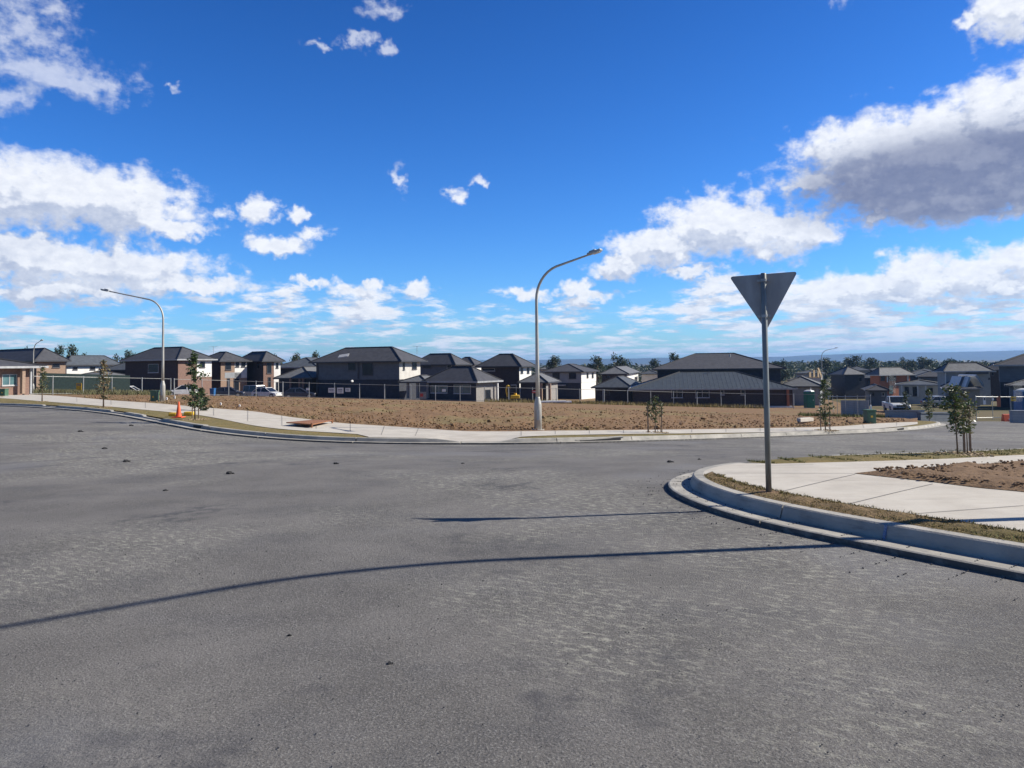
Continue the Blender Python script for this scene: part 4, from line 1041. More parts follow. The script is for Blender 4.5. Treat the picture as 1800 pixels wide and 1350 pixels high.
def fence(pts, label, group, hgt=1.8, bay=3.0, thick=.05, rail2=True, wire=True, name='chain_wire_fence'):
    """pts: plan points (x,y); posts every bay"""
    global _cm
    c = [Vector(p) for p in pts]; L = [0]
    for i in range(1, len(c)): L.append(L[-1]+(c[i]-c[i-1]).length)
    n = max(1, round(L[-1]/bay)); P_ = []
    for k in range(n+1):
        s_ = L[-1]*k/n; i = max(j for j in range(len(L)) if L[j] <= s_+1e-6); i = min(i, len(c)-2)
        P_.append(c[i].lerp(c[i+1], (s_-L[i])/(L[i+1]-L[i])))
    P3 = [Vector((p.x, p.y, float(T(p.x, p.y))+.18)) for p in P_]
    r = empty(name, P3[0], label, 'fence', group)
    for i, p in enumerate(P3):
        k = 1.25 if i % 4 == 0 else 1
        MB().tube([p-ZV*.2, p+ZV*(hgt+.08), p+ZV*(hgt+.1)], [thick*k, thick*k, thick*.4], 8).build('post', GALV, r)
    for i in range(n):
        a, b = P3[i], P3[i+1]
        m = MB(); m.tube([a+ZV*hgt, b+ZV*hgt], .026, 6)
        m.build('rail', GALV, r)
        if rail2: MB().tube([a+ZV*.1, b+ZV*.1], .018, 5).build('rail', GALV, r)
        if wire:
            d = b-a
            if _cm is None:
                _cm = chain_mesh().build('wire_mesh', GALV, r); o = _cm
            else: o = _cm.copy(); COL.objects.link(o); o.parent = r
            ang = math.atan2(d.y, d.x); hl = math.hypot(d.x, d.y)
            mx = Matrix.Identity(4); ux = Vector((d.x/3.0, d.y/3.0, d.z/3.0))
            mx.col[0] = (ux.x, ux.y, ux.z, 0); mx.col[1] = (-math.sin(ang), math.cos(ang), 0, 0); mx.col[2] = (0, 0, hgt/1.75, 0)
            loc = a-P3[0]; mx.col[3] = (loc.x, loc.y, loc.z, 1); o.matrix_local = mx
    return r
def plan(lst): return [Vector((P(x, 695, Y).x, Y)) for x, Y in lst]
_cm = None
fence(plan([(35, 72), (200, 80), (300, 84)]), 'chain wire fence along the grassy bank on the left behind the two saplings', 'boundary fences')
fence(plan([(306, 85), (400, 89), (560, 92), (720, 92)]), 'chain wire fence running from the left street lamp to the central house', 'boundary fences')
fence(plan([(722, 92), (870, 93), (1060, 95)]), 'chain wire fence in front of the teal window house and the excavator', 'boundary fences')
fence(plan([(1062, 95), (1200, 97), (1330, 97), (1440, 92)]), 'chain wire fence in front of the long brick house behind the sign post', 'boundary fences')
fence(plan([(1450, 74), (1475, 66), (1530, 60)]), 'temporary mesh fence panels behind the green pillar near the right bend', 'boundary fences', bay=2.3, thick=.022)
fence(plan([(1715, 60), (1760, 62), (1850, 64)]), 'site fence along the construction lot at the far right', 'boundary fences', bay=2.3, thick=.022)
# shade cloth screen on the left bank
sc = MB(); a, b = at(70, 90), at(228, 96); sc.obox((a+b)/2+ZV*1.35, (b-a)/2, (0, .02, 0), ZV*1.2)
tag(sc.build('screen_fence', SHADE, loc=(a+b)/2), 'dark green shade cloth screen fence above the grassy bank on the left', 'fence')

def sheet_fence(name, label, pts, h, m, t_=.04):
    mb = MB()
    for (a, b) in zip(pts[:-1], pts[1:]):
        d = (b-a); n = Vector((-d.y, d.x, 0)).normalized()*t_; k = max(1, int(d.length/.4))
        for i in range(k):
            p, q_ = a.lerp(b, i/k), a.lerp(b, (i+1)/k); mb.obox((p+q_)/2+ZV*(h/2-.05)+n*(.4*(i % 2)), (q_-p)*.495, n, ZV*(h/2+.05))
    return tag(mb.build(name, m, loc=pts[0]), label, 'fence')
sheet_fence('panel_fence', 'pale grey vertical panel fence behind the right lot near the bend', [at(1478, 67, .12), at(1526, 63, .12)], 1.55, BRK['lslate'])
def low_wall(label, x0, Y0, x1, Y1, y0, y1, m, th=.3):
    a, b = P(x0, y1, Y0), P(x1, y1, Y1); a.z = min(a.z, float(T(a.x, a.y))); b.z = min(b.z, float(T(b.x, b.y))); ta = P(x0, y0, Y0).z; tb = P(x1, y0, Y1).z
    mb = MB(); d = (b-a); n = Vector((-d.y, d.x, 0)).normalized()*th
    mb.prism([a, b, Vector((b.x, b.y, tb)), Vector((a.x, a.y, ta))], n)
    mb.prism([a-n*.15+ZV*(ta-a.z+.004), b-n*.15+ZV*(tb-b.z+.004), b-n*.15+ZV*(tb-b.z+.09), a-n*.15+ZV*(ta-a.z+.09)], n*1.3)
    o = mb.build('retaining_wall', m, loc=a); return tag(o, label, 'wall', 'low walls beyond the bend')
low_wall('light concrete low wall below the white pickup', 1556, 58, 1618, 53, 723, 738, BRK['lslate'])
low_wall('dark grey low wall between the light wall and the roadside sapling', 1619, 52.5, 1672, 54, 727, 743, BRK['slate'])
low_wall('short grey block wall at the right edge of the street', 1780, 50, 1830, 50, 724, 743, BRK['lslate'])

# ------------------------------------------------------------------ small things
def cabinet(base, w, h, label, m=GREEN):
    r = empty('utility_pillar', base, label, 'utility box', 'green utility boxes'); b = Vector(base)
    MB().box(b+Vector((-w/2, -w/2, -.05)), b+Vector((w/2, w/2, h-.08))).build('body', m, r, bevel=.015)
    MB().box(b+Vector((-w/2-.03, -w/2-.03, h-.078)), b+Vector((w/2+.03, w/2+.03, h))).build('lid', m, r, bevel=.02)
    MB().box(b+Vector((-w*.38, -w/2-.012, .1)), b+Vector((w*.38, -w/2-.002, h-.16))).build('door', m, r, bevel=.004)
    MB().box(b+Vector((-w*.12, -w/2-.02, h-.4)), b+Vector((w*.12, -w/2-.014, h-.3))).build('warning_plate', YELL, r)
cabinet(gp(272, 706, .15), .34, .62, 'green utility box beside the left street lamp')
cabinet(at(7, 66), .5, .62, 'green utility box at the left edge beside the footpath')
cabinet(gp(1529, 744.5, .15), .45, .72, 'green utility box near the bend of the right footpath')
def stakep(px, py, h, label, m=WHT, w=.035):
    b = gp(px, py, .15); mb = MB(); mb.box((-w, -w, -.1), (w, w, h-.03)); mb.add([(-w, -w, h-.03), (w, -w, h-.03), (w, w, h-.03), (-w, w, h-.03), (0, 0, h)], [(0, 1, 4), (1, 2, 4), (2, 3, 4), (3, 0, 4)])
    return tag(mb.build('survey_peg', m, loc=(0, 0, 0)), label, 'peg', 'survey pegs'), b
for (x, y, h, lb) in ((293, 704, .2, 'short pale survey peg right of the left street lamp'), (307, 702, .25, 'grey survey peg above the traffic cone'), (388, 711, .11, 'tiny white survey peg on the lot left of the larger peg'), (421, 716, .15, 'white survey peg standing in the soil behind the driveway'), (1531.5, 744, .95, 'pale post beside the green box near the bend'), (1236, 720, .12, 'white peg on the lot in front of the long brick house'), (715, 700, .5, 'broad pale peg by the central house porch')):
    o, b = stakep(x, y, h, lb); o.location = b

# traffic cone with its yellow tray
c0 = gp(314, 734, .15); r = empty('traffic_cone', c0, 'orange traffic cone standing on the grass verge left of the dark sapling', 'cone')
MB().box(c0+Vector((-.19, -.19, 0)), c0+Vector((.19, .19, .035))).build('base', ORNG, r, bevel=.01)
MB().tube([c0+ZV*z for z in (.035, .06, .32, .58, .60)], [.112, .105, .066, .030, .024], 20).build('cone_body', ORNG, r, True)
y0 = gp(306, 731.5, .15); mb = MB(); mb.box(y0+Vector((-.18, -.14, 0)), y0+Vector((.16, .14, .14))); tag(mb.build('sandbag', YELL, bevel=.05, loc=y0), 'yellow plastic block on the verge just left of the traffic cone', 'block', 'yellow blocks by the cone')
y0 = gp(327.5, 731, .15)+Vector((0, .3, 0)); mb = MB(); mb.box(y0+Vector((-.2, -.14, 0)), y0+Vector((.16, .14, .15))); tag(mb.build('sandbag', YELL, bevel=.05, loc=y0), 'yellow plastic block on the verge just right of the traffic cone', 'block', 'yellow blocks by the cone')

# rusty steel trench plate resting on the path
pa, pb_, pc, pd = [gp(x, y, .205) for x, y in ((503, 746.5), (548, 739.5), (584, 742.2), (548, 750))]
cen = (pa+pb_+pc+pd)/4; mb = MB(); mb.prism([p+ZV*(.05 if i != 3 else .0)-ZV*.0 for i, p in enumerate((pa, pd, pc, pb_))], ZV*.035)
for p in (pc, pd): mb.tube([p-ZV*.03, p+ZV*.12], .035, 8)
tag(mb.build('steel_plate', RUST, loc=cen), 'rusty brown steel plate lying on the pale footpath', 'plate')
mb = MB(); a, b = gp(1404, 742.5, .2), gp(1427, 741, .2); mb.obox((a+b)/2+ZV*.12, (b-a)/2, (0, .25, 0), ZV*.09); mb.obox((a+b)/2+ZV*.012+Vector((0, .05, 0)), (b-a)*.47, (0, .18, 0), ZV*.02)
tag(mb.build('concrete_slab', CONC, loc=(a+b)/2, bevel=.02), 'small concrete slab lying on the lot left of the staked sapling', 'slab')
for k, (x, y, w) in enumerate(((972, 703, .0), (990, 705, .6))):
    p = at(x, 90+k); mb = MB(); mb.obox(p+ZV*.2, (1.6-.6*k, .1, 0), (0, .5, 0), ZV*.08); tag(mb.build('rubble_slab', WHT, loc=p), ['long white slab piled behind the fence near the excavator', 'short white slab at the fence beside the longer slab'][k], 'slab')

# storm drain inlets in the far kerb: dark slot boxes set in lintels
def lintel(x0, x1, y, label):
    a, b = gp(x0, y, 0), gp(x1, y, 0); d = (b-a); d.z = 0; L = d.length; d.normalize(); n = Vector((-d.y, d.x, 0))
    if n.y < 0: n = -n
    c = (a+b)/2; r = empty('drain_inlet', c, label, 'drain', 'kerb drain inlets')
    z = float(T(c.x, c.y)); c = Vector((c.x, c.y, z))
    i = min(range(len(fk)), key=lambda i: (fk[i]-c.xy).length); q_ = fk[i]+normals(fk, fside)[i]*.30; c = Vector((q_.x, q_.y, z)); 
    t_ = (fk[min(i+1, len(fk)-1)]-fk[i-1]).normalized(); d = Vector((t_.x, t_.y, 0)); n = Vector((normals(fk, fside)[i].x, normals(fk, fside)[i].y, 0))
    MB().obox(c+ZV*.141+n*.08, d*(L/2+.15), n*.085, ZV*.014).build('lintel', KERB, r, bevel=.01)
    MB().obox(c+ZV*.088-n*.012, d*L/2, n*.03, ZV*.034).build('opening', BLK, r)
lintel(978, 1058, 774, 'long dark drain inlet in the kerb right of the central street lamp')
lintel(1568, 1592, 757.5, 'small dark drain inlet in the kerb near the right bend')
lintel(330, 362, 754, 'drain inlet in the shaded kerb below the traffic cone')

# clods of asphalt on the road
for k, (x, y, r_) in enumerate(((183, 789, .05), (221, 811.5, .055), (403, 833, .055), (590, 815.5, .04), (813, 815, .025), (1178, 813, .05), (1229, 808, .03), (230, 748.5, .06), (141, 759, .06), (508, 1117, .012), (685, 1166, .014), (290, 863, .03))):
    p = gp(x, y, .0); mb = MB(); mb.blob(p+ZV*r_*.25, r_, seed=k, n=9, m=6, sq=.5, jit=.28); mb.blob(p+Vector((r_*1.1, r_*.2, r_*.1)), r_*.45, seed=k+50, sq=.6)
    tag(mb.build('asphalt_lump', BLK, loc=p), ['dark lump of asphalt near the left kerb, upper of a pair', 'dark lump of asphalt on the left road, lower of a pair', 'dark lump of asphalt in the middle of the left road', 'dark lump left of centre, on the road below the footpath ramp', 'small dark lump near the middle of the road', 'dark lump on the road behind the corner nose', 'small lump on the road left of the sign post', 'dark lump nearest the left gutter', 'small lump at the far left of the road', 'small stone in the foreground at left', 'small stone at the bottom of the foreground', 'small lump beside the dark patch of the left road'][k], 'asphalt lump', 'asphalt lumps on the road')

# portable toilets
def toilet(base, m, label, w=1.1, h=2.2):
    b = Vector(base); r = empty('portable_toilet', b, label, 'portable toilet')
    MB().box(b+Vector((-w/2, -w/2, 0)), b+Vector((w/2, w/2, h))).build('cabin', m, r, bevel=.03)
    MB().tube([b+ZV*h, b+ZV*(h+.12), b+ZV*(h+.22)], [w*.68, w*.6, w*.3], 4).build('roof', WHT, r)
    d = MB().box(b+Vector((-w*.38, -w/2-.04, .1)), b+Vector((w*.38, -w/2-.004, h-.15))).build('door', m, r, bevel=.01)
    MB().box(b+Vector((w*.25, -w/2-.07, 1.0)), b+Vector((w*.31, -w/2-.045, 1.15))).build('handle', WHT, d)
    MB().tube([b+Vector((w*.4, w*.4, 1)), b+Vector((w*.4, w*.4, h+.5))], .04, 8).build('vent_pipe', WHT, r)
toilet(at(1422, 100, .2), PGREEN, 'green portable toilet with a white roof beside the long brick house')
toilet(at(1800, 68, .2), PBLUE, 'blue portable toilet with a white roof at the right edge', 1.2, 2.3)

# boards and signs
def board(px0, py0, px1, py1, Y, m, label, marks=None, name='sign_board', cat='sign', group=None):
    a, b = P(px0, py0, Y), P(px1, py1, Y); c = (a+b)/2; mb = MB(); w, h = (b.x-a.x)/2, (a.z-b.z)/2
    r = empty(name, c, label, cat, group); mb.obox(c, (w, 0, 0), (0, .015, 0), (0, 0, h)).build('panel', m, r)
    if marks:
        for (u, v_, w_, h_, mm) in marks: MB().obox(c+Vector((u*w, -.02, v_*h)), (w_*w, 0, 0), (0, .003, 0), (0, 0, h_*h)).build('printed_band', mm, r)
    return r
FG = 'boards hung on the boundary fence'
board(577, 682, 589, 690, 91.6, WHT, 'leftmost of three pale boards on the fence before the central house', [(-.1, .2, .7, .12, FASCD), (0, -.3, .6, .08, FASCD)], group=FG)
board(592.5, 681.5, 603.5, 691.5, 91.6, WHT, 'middle and largest of three pale boards on the fence before the central house', [(0, .4, .7, .1, FASCD), (0, -.1, .7, .06, FASCD), (0, -.5, .6, .06, FASCD)], group=FG)
board(607, 682, 615.5, 688.5, 91.6, WHT, 'rightmost of three pale boards on the fence before the central house', [(0, .3, .6, .12, FASCD), (0, -.35, .6, .09, FASCD)], group=FG)
board(538, 682, 543.5, 686, 91.6, WHT, 'small white board on the fence by the carport', group=FG)
board(134, 673.5, 143.5, 686, 77, YELL, 'orange yellow notice board on the left fence', [(0, .55, .8, .3, TIMB)], group=FG)
board(777, 684, 783.5, 688.5, 91.7, WHT, 'small white notice in front of the teal window', group=FG)
board(737, 689, 749, 701, 91.7, BRK['grey'], 'grey board with a red mark beside the porch of the central house', [(-.3, .1, .45, .45, RED)], group=FG)
board(935, 686, 943, 691, 91.7, RED, 'small red board on the fence left of the central street lamp', [(0, 0, .8, .15, WHT)], group=FG)
board(1728, 696, 1733, 711, 61, WHT, 'narrow white board on the site fence at right', [(0, .3, .6, .3, FRAME)], group=FG)
board(1743, 699, 1747, 704, 61.4, WHT, 'tiny white board on the site fence at right', group=FG)
board(1752, 697, 1759, 715, 61.6, BRK['orange'], 'upright rust orange board on the site fence at right', group=FG)
board(1777, 697, 1786, 705, 62.2, YELL, 'yellow notice left of the blue portable toilet', [(0, 0, .7, .2, FRAME)], group=FG)
# orange plastic barrier
b0 = at(1772, 57, .15); r = empty('plastic_barrier', b0, 'orange red plastic road barrier in front of the site fence at right', 'barrier')
MB().prism([b0+Vector((-.5, -.22, -.1)), b0+Vector((-.5, .22, -.1)), b0+Vector((-.5, .09, .45)), b0+Vector((-.5, -.09, .45))], Vector((1.0, 0, 0))).build('body', ORNG, r, bevel=.03)
MB().box(b0+Vector((-.15, -.2, .02)), b0+Vector((.15, -.17, .12))).build('slot', WHT, r)
mb = MB(); mb.prism([P(1368+0, 716, 98), P(1388, 716, 98), P(1388, 711, 98), P(1368, 711, 98)], (0, .3, 0))

# blue wheelie bin, crates
def bin_(base, m, label):
    b = Vector(base); r = empty('wheelie_bin', b, label, 'bin'); mb = MB()
    mb.add([b+Vector((-.24, -.28, .05)), b+Vector((.24, -.28, .05)), b+Vector((.24, .28, .05)), b+Vector((-.24, .28, .05)), b+Vector((-.29, -.36, 1)), b+Vector((.29, -.36, 1)), b+Vector((.29, .36, 1)), b+Vector((-.29, .36, 1))], [(0, 1, 5, 4), (1, 2, 6, 5), (2, 3, 7, 6), (3, 0, 4, 7), (3, 2, 1, 0), (4, 5, 6, 7)]).build('body', m, r, bevel=.02)
    MB().box(b+Vector((-.31, -.38, 1.005)), b+Vector((.31, .4, 1.07))).build('lid', m, r, bevel=.02)
    for s_ in (-1, 1): MB().tube([b+Vector((s_*.22, .3, .1)), b+Vector((s_*.28, .3, .1))], .1, 12).build('wheel', BLK, r)
bin_(at(374, 98), PBLUE, 'blue wheelie bin near the white bay of the dark brick house')

# ------------------------------------------------------------------ cars
def car(base, ang, m, label, L=4.4, kind='hatch'):
    b = Vector(base); r = empty('parked_car' if kind != 'ute' else 'pickup_truck', b, label, 'car' if kind != 'ute' else 'pickup truck', 'parked vehicles'); ca, sa_ = math.cos(ang), math.sin(ang)
    ex, ey = Vector((ca, sa_, 0)), Vector((-sa_, ca, 0)); w = .88
    def W_(x, y, z): return b+ex*x+ey*y+ZV*z
    if kind == 'ute': low = [(-2.6, .45), (-2.6, 1.05), (-.7, 1.08), (-.6, 1.1), (1.3, 1.12), (2.35, 1.02), (2.55, .75), (2.55, .4)]; cab = [(-.75, 1.1), (-.6, 1.72), (.55, 1.75), (1.25, 1.12)]
    elif kind == 'van': low = [(-2.3, .35), (-2.35, 1.1), (1.4, 1.1), (2.2, .95), (2.35, .6), (2.3, .3)]; cab = [(-2.3, 1.1), (-2.2, 1.9), (.7, 1.92), (1.55, 1.1)]
    else: low = [(-2.1, .3), (-2.15, .85), (-1.6, .95), (1.0, .92), (1.95, .75), (2.15, .5), (2.1, .28)]; cab = [(-1.95, .93), (-1.2, 1.42), (.2, 1.46), (1.05, .92)]
    k = L/4.4; mb = MB(); n = len(low)
    for s_, (wa, wb) in enumerate(((w, w),)):
        lp = [W_(x*k, -w, z) for x, z in low]; rp = [W_(x*k, w, z) for x, z in low]
        li = [W_(x*k*1.0, -w*.9, z+.04) for x, z in low]
        mb.prism(lp, ey*2*w)
    body = mb.build('body', m, r, bevel=.06)
    mb = MB(); n = len(cab); iw = .74
    vs = [W_(x*k, -(w-.03 if i in (0, n-1) else iw), z) for i, (x, z) in enumerate(cab)]+[W_(x*k, (w-.03 if i in (0, n-1) else iw), z) for i, (x, z) in enumerate(cab)]
    mb.add(vs, [tuple(range(n-1, -1, -1)), tuple(range(n, 2*n))]+[(i, (i+1) % n, n+(i+1) % n, n+i) for i in range(n)])
    glass = mb.build('windows', GLASS, r)
    mb = MB(); t_ = [(x*k, z) for x, z in cab]
    mb.prism([W_(t_[1][0]-.03, -iw+.01, t_[1][1]-.02), W_(t_[2][0]+.03, -iw+.01, t_[2][1]-.02), W_(t_[2][0], -iw+.04, t_[2][1]+.05), W_(t_[1][0], -iw+.04, t_[1][1]+.05)], ey*(2*iw-.02))
    for s_ in (-1, 1):
        mid_ = ((t_[1][0]+t_[2][0])/2, t_[1][1])
        for (p, q_) in ((t_[0], t_[1]), (t_[3], t_[2]), ((mid_[0], t_[0][1]), mid_)): mb.tube([W_(p[0], s_*(w-.02), p[1]), W_(q_[0], s_*(iw+.005), q_[1])], .045, 5)
    mb.build('roof', m, r)
    wr = .34 if kind != 'ute' else .4; xf = 1.35*k
    for x in (-xf, xf):
        for s_ in (-1, 1):
            c = W_(x, s_*(w-.08), wr); t = MB().tube([c-ey*.11*s_, c+ey*.11*s_], wr, 18).build('wheel', BLK, r)
            MB().tube([c+ey*.1*s_, c+ey*.125*s_], wr*.6, 12).build('rim', GALV, t)
    xe = low[-2][0]*k
    for s_ in (-1, 1):
        MB().obox(W_(xe-.03, s_*.62, .66 if kind == 'hatch' else .82), ex*.05, ey*.17, ZV*.07).build('headlight', LENS, r)
        MB().obox(W_(low[1][0]*k+.02, s_*.68, .75), ex*.05, ey*.1, ZV*.1).build('tail_light', RED, r)
    if kind == 'ute':
        MB().obox(W_(2.56*k, 0, .55), ex*.12, ey*.85, ZV*.14).build('bull_bar', BLK, r); MB().obox(W_(2.52*k, 0, .85), ex*.06, ey*.5, ZV*.1).build('grille', FRAME, r)
        tb = MB(); tb.box((0, 0, 0), (.01, .01, .01)); 
    return r
car(at(214, 100, -.05), R(190), CARW, 'white hatchback behind the left fence beyond the second sapling', 4.6)
car(at(322, 98, .1), R(200), CARW, 'white car half hidden behind the dark sapling', 4.4)
car(at(452, 107, .0), R(-34), CARS, 'silver van parked in front of the brown pier house', 4.0, 'van')
car(at(402, 104, .12), R(15), CARD, 'dark car parked before the tan and white house', 4.2)
car(at(470, 104, .12), R(-18), CARW, 'white car nose showing right of the silver van', 4.2)
car(at(526, 102, .12), R(12), CARD, 'dark blue car under the carport behind the fence', 4.4)
car(at(530, 110, .2), R(12), CARR, 'maroon car deep inside the carport', 4.2)
car(at(1574, 82, .12), R(-106), CARW, 'white pickup with a black bull bar parked beyond the bend', 4.9, 'ute')
car(at(1650, 100, .15), R(10), CARS, 'silver car behind the roadside sapling at right', 4.4)
# excavator
eb = at(888, 98, .15); r = empty('excavator', eb, 'small yellow excavator behind the fence left of the central street lamp', 'excavator')
MB().box(eb+Vector((.7, -.6, .5)), eb+Vector((1.9, .6, .95))).build('body', YELL, r, bevel=.08)
cbn = MB().box(eb+Vector((.7, -.5, 1.21)), eb+Vector((1.5, .4, 2.3))).build('cab', FRAME, r, bevel=.05)
MB().box(eb+Vector((.8, -.515, 1.35)), eb+Vector((1.4, -.503, 2.15))).build('window', GLASS, cbn)
for s_ in (-.65, .4): MB().box(eb+Vector((.3, s_, .05)), eb+Vector((2.2, s_+.3, .5))).build('track', BLK, r, bevel=.15)
q0 = Vector((eb.x+.7, eb.y-.1, 0)); bp = P(907, 697, 98), P(904, 684, 98), P(892, 678, 98), P(890, 686, 98), P(892, 698, 98)
MB().tube([bp[0], bp[1], bp[2]], [.17, .2, .13], 6).build('boom', YELL, r)
MB().tube([bp[2], bp[3], bp[4]], [.15, .13, .1], 6).build('dipper_arm', YELL, r)
MB().prism([bp[4]+Vector((-.3, -.3, -.1)), bp[4]+Vector((.3, -.3, -.1)), bp[4]+Vector((.25, -.3, -.5)), bp[4]+Vector((-.2, -.3, -.55))], (0, .6, 0)).build('bucket', BLK, r)

# ------------------------------------------------------------------ vegetation
def leaf(mb, p, s, rr, mi=0, droop=.3):
    a = rr.uniform(0, 6.283); el_ = rr.uniform(-.9, .7); d = Vector((math.cos(a)*math.cos(el_), math.sin(a)*math.cos(el_), math.sin(el_)))
    n = d.cross(Vector((rr.gauss(0, 1), rr.gauss(0, 1), rr.gauss(0, 1)))).normalized()*s*.3
    b = n.cross(d)*.35
    mb.add([p, p+d*s*.45+n, p+d*s+b*.2, p+d*s*.45-n], [(0, 1, 2, 3)], mi)
def sapling(base, H, rx, label, leaves=900, ls=.075, shape='col', mats=(LEAF, LEAFB), seed=1, low=.22, group='young street trees', trunk_r=.016, ntr=1):
    rr = random.Random(seed); b = Vector(base); r = empty('sapling', b, label, 'tree', group)
    tm = MB(); cm = MB(); tips = []
    top = b+Vector((rr.gauss(0, .03), rr.gauss(0, .03), H*.97)); mid_ = b.lerp(top, .5)+Vector((rr.gauss(0, .04), rr.gauss(0, .04), 0))
    tm.tube([b-ZV*.05, b.lerp(mid_, .5), mid_, mid_.lerp(top, .5), top], [trunk_r*1.3, trunk_r, trunk_r*.75, trunk_r*.5, trunk_r*.2], 7)
    nb = int(10+H*8)
    for k in range(nb):
        f = low+(1-low)*(k+rr.random())/nb; z = H*f; a = k*2.4+rr.uniform(-.5, .5)
        if shape == 'col': w = rx*(math.sin(math.pi*min(1, (f-low)/(1-low)*.8+.2))**.5)*(1.0-.25*f)*(1 if rr.random() < .8 else .4)
        else: w = rx*(1-.75*f)
        w *= rr.uniform(.45, 1.3)
        s0 = b.lerp(top, f); e_ = s0+Vector((math.cos(a)*w, math.sin(a)*w, w*rr.uniform(.1, .75)))
        m_ = s0.lerp(e_, .5)+Vector((0, 0, w*.08)); tm.tube([s0, m_, e_], [trunk_r*.35, trunk_r*.22, trunk_r*.1], 4)
        tips.append((s0, m_, e_))
    for _ in range(leaves):
        s0, m_, e_ = rr.choice(tips); t_ = rr.uniform(.2, 1.1); q_ = s0.lerp(e_, t_)
        q_ = q_+Vector((rr.gauss(0, .05), rr.gauss(0, .05), rr.gauss(0, .05)))*rx*1.7
        leaf(cm, q_, ls*rr.uniform(.6, 1.25), rr, 0 if rr.random() < .68 else 1)
    tm.build('trunk', BARK, r, True); cm.build('crown', list(mats), r)
    return r
def stake(base, h, label, group='timber stakes beside the young trees', s=.015, m=TIMBR):
    b = Vector(base); mb = MB(); mb.box(b+Vector((-s, -s, -.1)), b+Vector((s, s, h))); return tag(mb.build('tree_stake', m, loc=b), label, 'stake', group)
def mulch(base, label, seed=0, rad=.35, m=None):
    rr = random.Random(seed); b = Vector(base); mb = MB()
    for _ in range(90):
        a = rr.uniform(0, 6.28); q_ = rad*rr.random()**.5; mb.blob(b+Vector((math.cos(a)*q_, math.sin(a)*q_, .01)), rr.uniform(.015, .04), seed=_, n=5, m=3, sq=.6)
    tag(mb.build('mulch_ring', m or TIMB, loc=b), label, 'mulch', kind='stuff')
px1 = lambda Y: Y/F
b = gp(74, 706, .15); sapling(b, 62*px1(b.y), .40, 'thin upright sapling at far left beside the distant street lamp', 609, 0.101, seed=3, low=.28, mats=(LEAFB, LEAF), trunk_r=.03); mulch(b, 'pale mulch around the far left sapling', 1)
b = gp(182, 716, .15); sapling(b, 84*px1(b.y), .44, 'upright sapling with reddish top on the left verge, left of the white hatchback', 696, 0.101, seed=4, low=.18, mats=(LEAFB, LEAFR), trunk_r=.03)
mulch(b, 'pale mulch around the second sapling', 2)
b = gp(343, 738, .15); sapling(b, 120*px1(b.y), .43, 'dense dark sapling on the verge right of the traffic cone', 1450, 0.092, seed=5, low=.16, mats=(LEAF, LEAF), trunk_r=.024); mulch(b, 'pale mulch around the dense sapling by the cone', 3, .5)
b2 = gp(353, 722, .15); sapling(b2, .98, .34, 'low dark shrub on the path edge behind the dense sapling', 2400, .085, seed=6, low=.02, mats=(LEAFD, LEAFD), trunk_r=.02)
stake(gp(349, 737, .15), .95, 'timber stake right of the dense sapling by the cone'); stake(gp(338, 736, .15), .95, 'timber stake left of the dense sapling by the cone')
b = gp(1151.5, 761, .15); sapling(b, 66*px1(b.y), .27, 'slender staked sapling on the far verge right of the central street lamp', 333, 0.080, seed=8, low=.30, trunk_r=.016); mulch(b, 'pale mulch around the slender sapling at the centre right', 4, .45)
stake(gp(1139, 761, .15), .92, 'timber stake left of the slender sapling'); stake(gp(1163.5, 761, .15), .92, 'timber stake right of the slender sapling')
b = gp(1139, 761, .15); b.z += .0
sapling(gp(1140.5, 760.8, .15), 1.1, .16, 'leafy shoot climbing the left stake beside the slender sapling', 188, 0.063, seed=18, low=.5, trunk_r=.01)
sapling(gp(1162, 760.8, .15), 1.15, .16, 'leafy shoot climbing the right stake beside the slender sapling', 188, 0.063, seed=19, low=.5, trunk_r=.01)
b = gp(1451, 757, .15); sapling(b, 92*px1(b.y), .36, 'dense staked sapling on the far verge in front of the green portable toilet', 1160, 0.084, seed=9, low=.14, trunk_r=.02); mulch(b, 'pale mulch around the dense staked sapling', 5, .5)
stake(gp(1443, 757, .15), .95, 'timber stake left of the dense staked sapling'); stake(gp(1459, 757, .15), .95, 'timber stake right of the dense staked sapling')
b = at(1632, 43.5, .1); sapling(b, 1.95, .38, 'sapling on the grass tip at the right bend', 652, 0.101, seed=10, low=.1, trunk_r=.02)
b = at(1592, 66, .1); sapling(b, 2.4, .5, 'dark sapling beside the white pickup', 652, 0.126, seed=11, low=.1, mats=(LEAFD, LEAF), trunk_r=.03)
b = gp(1684, 800, .19); sapling(b, 122*px1(b.y), .30, 'nearest sapling, glossy leaves, on the near verge at right between two stakes', 899, 0.063, seed=12, low=.30, trunk_r=.013); mulch(b+Vector((.1, 0, 0)), 'pale stones and mulch around the nearest sapling', 6, .45)
sapling(gp(1701, 800, .19), 115*px1(b.y), .24, 'second stem of glossy leaves beside the nearest sapling at right', 348, 0.057, seed=13, low=.42, mats=(LEAFB, LEAF), trunk_r=.010)
stake(gp(1695.5, 800, .18), .95, 'timber stake between the stems of the nearest sapling'); stake(gp(1706, 799.5, .18), .95, 'timber stake right of the nearest sapling')

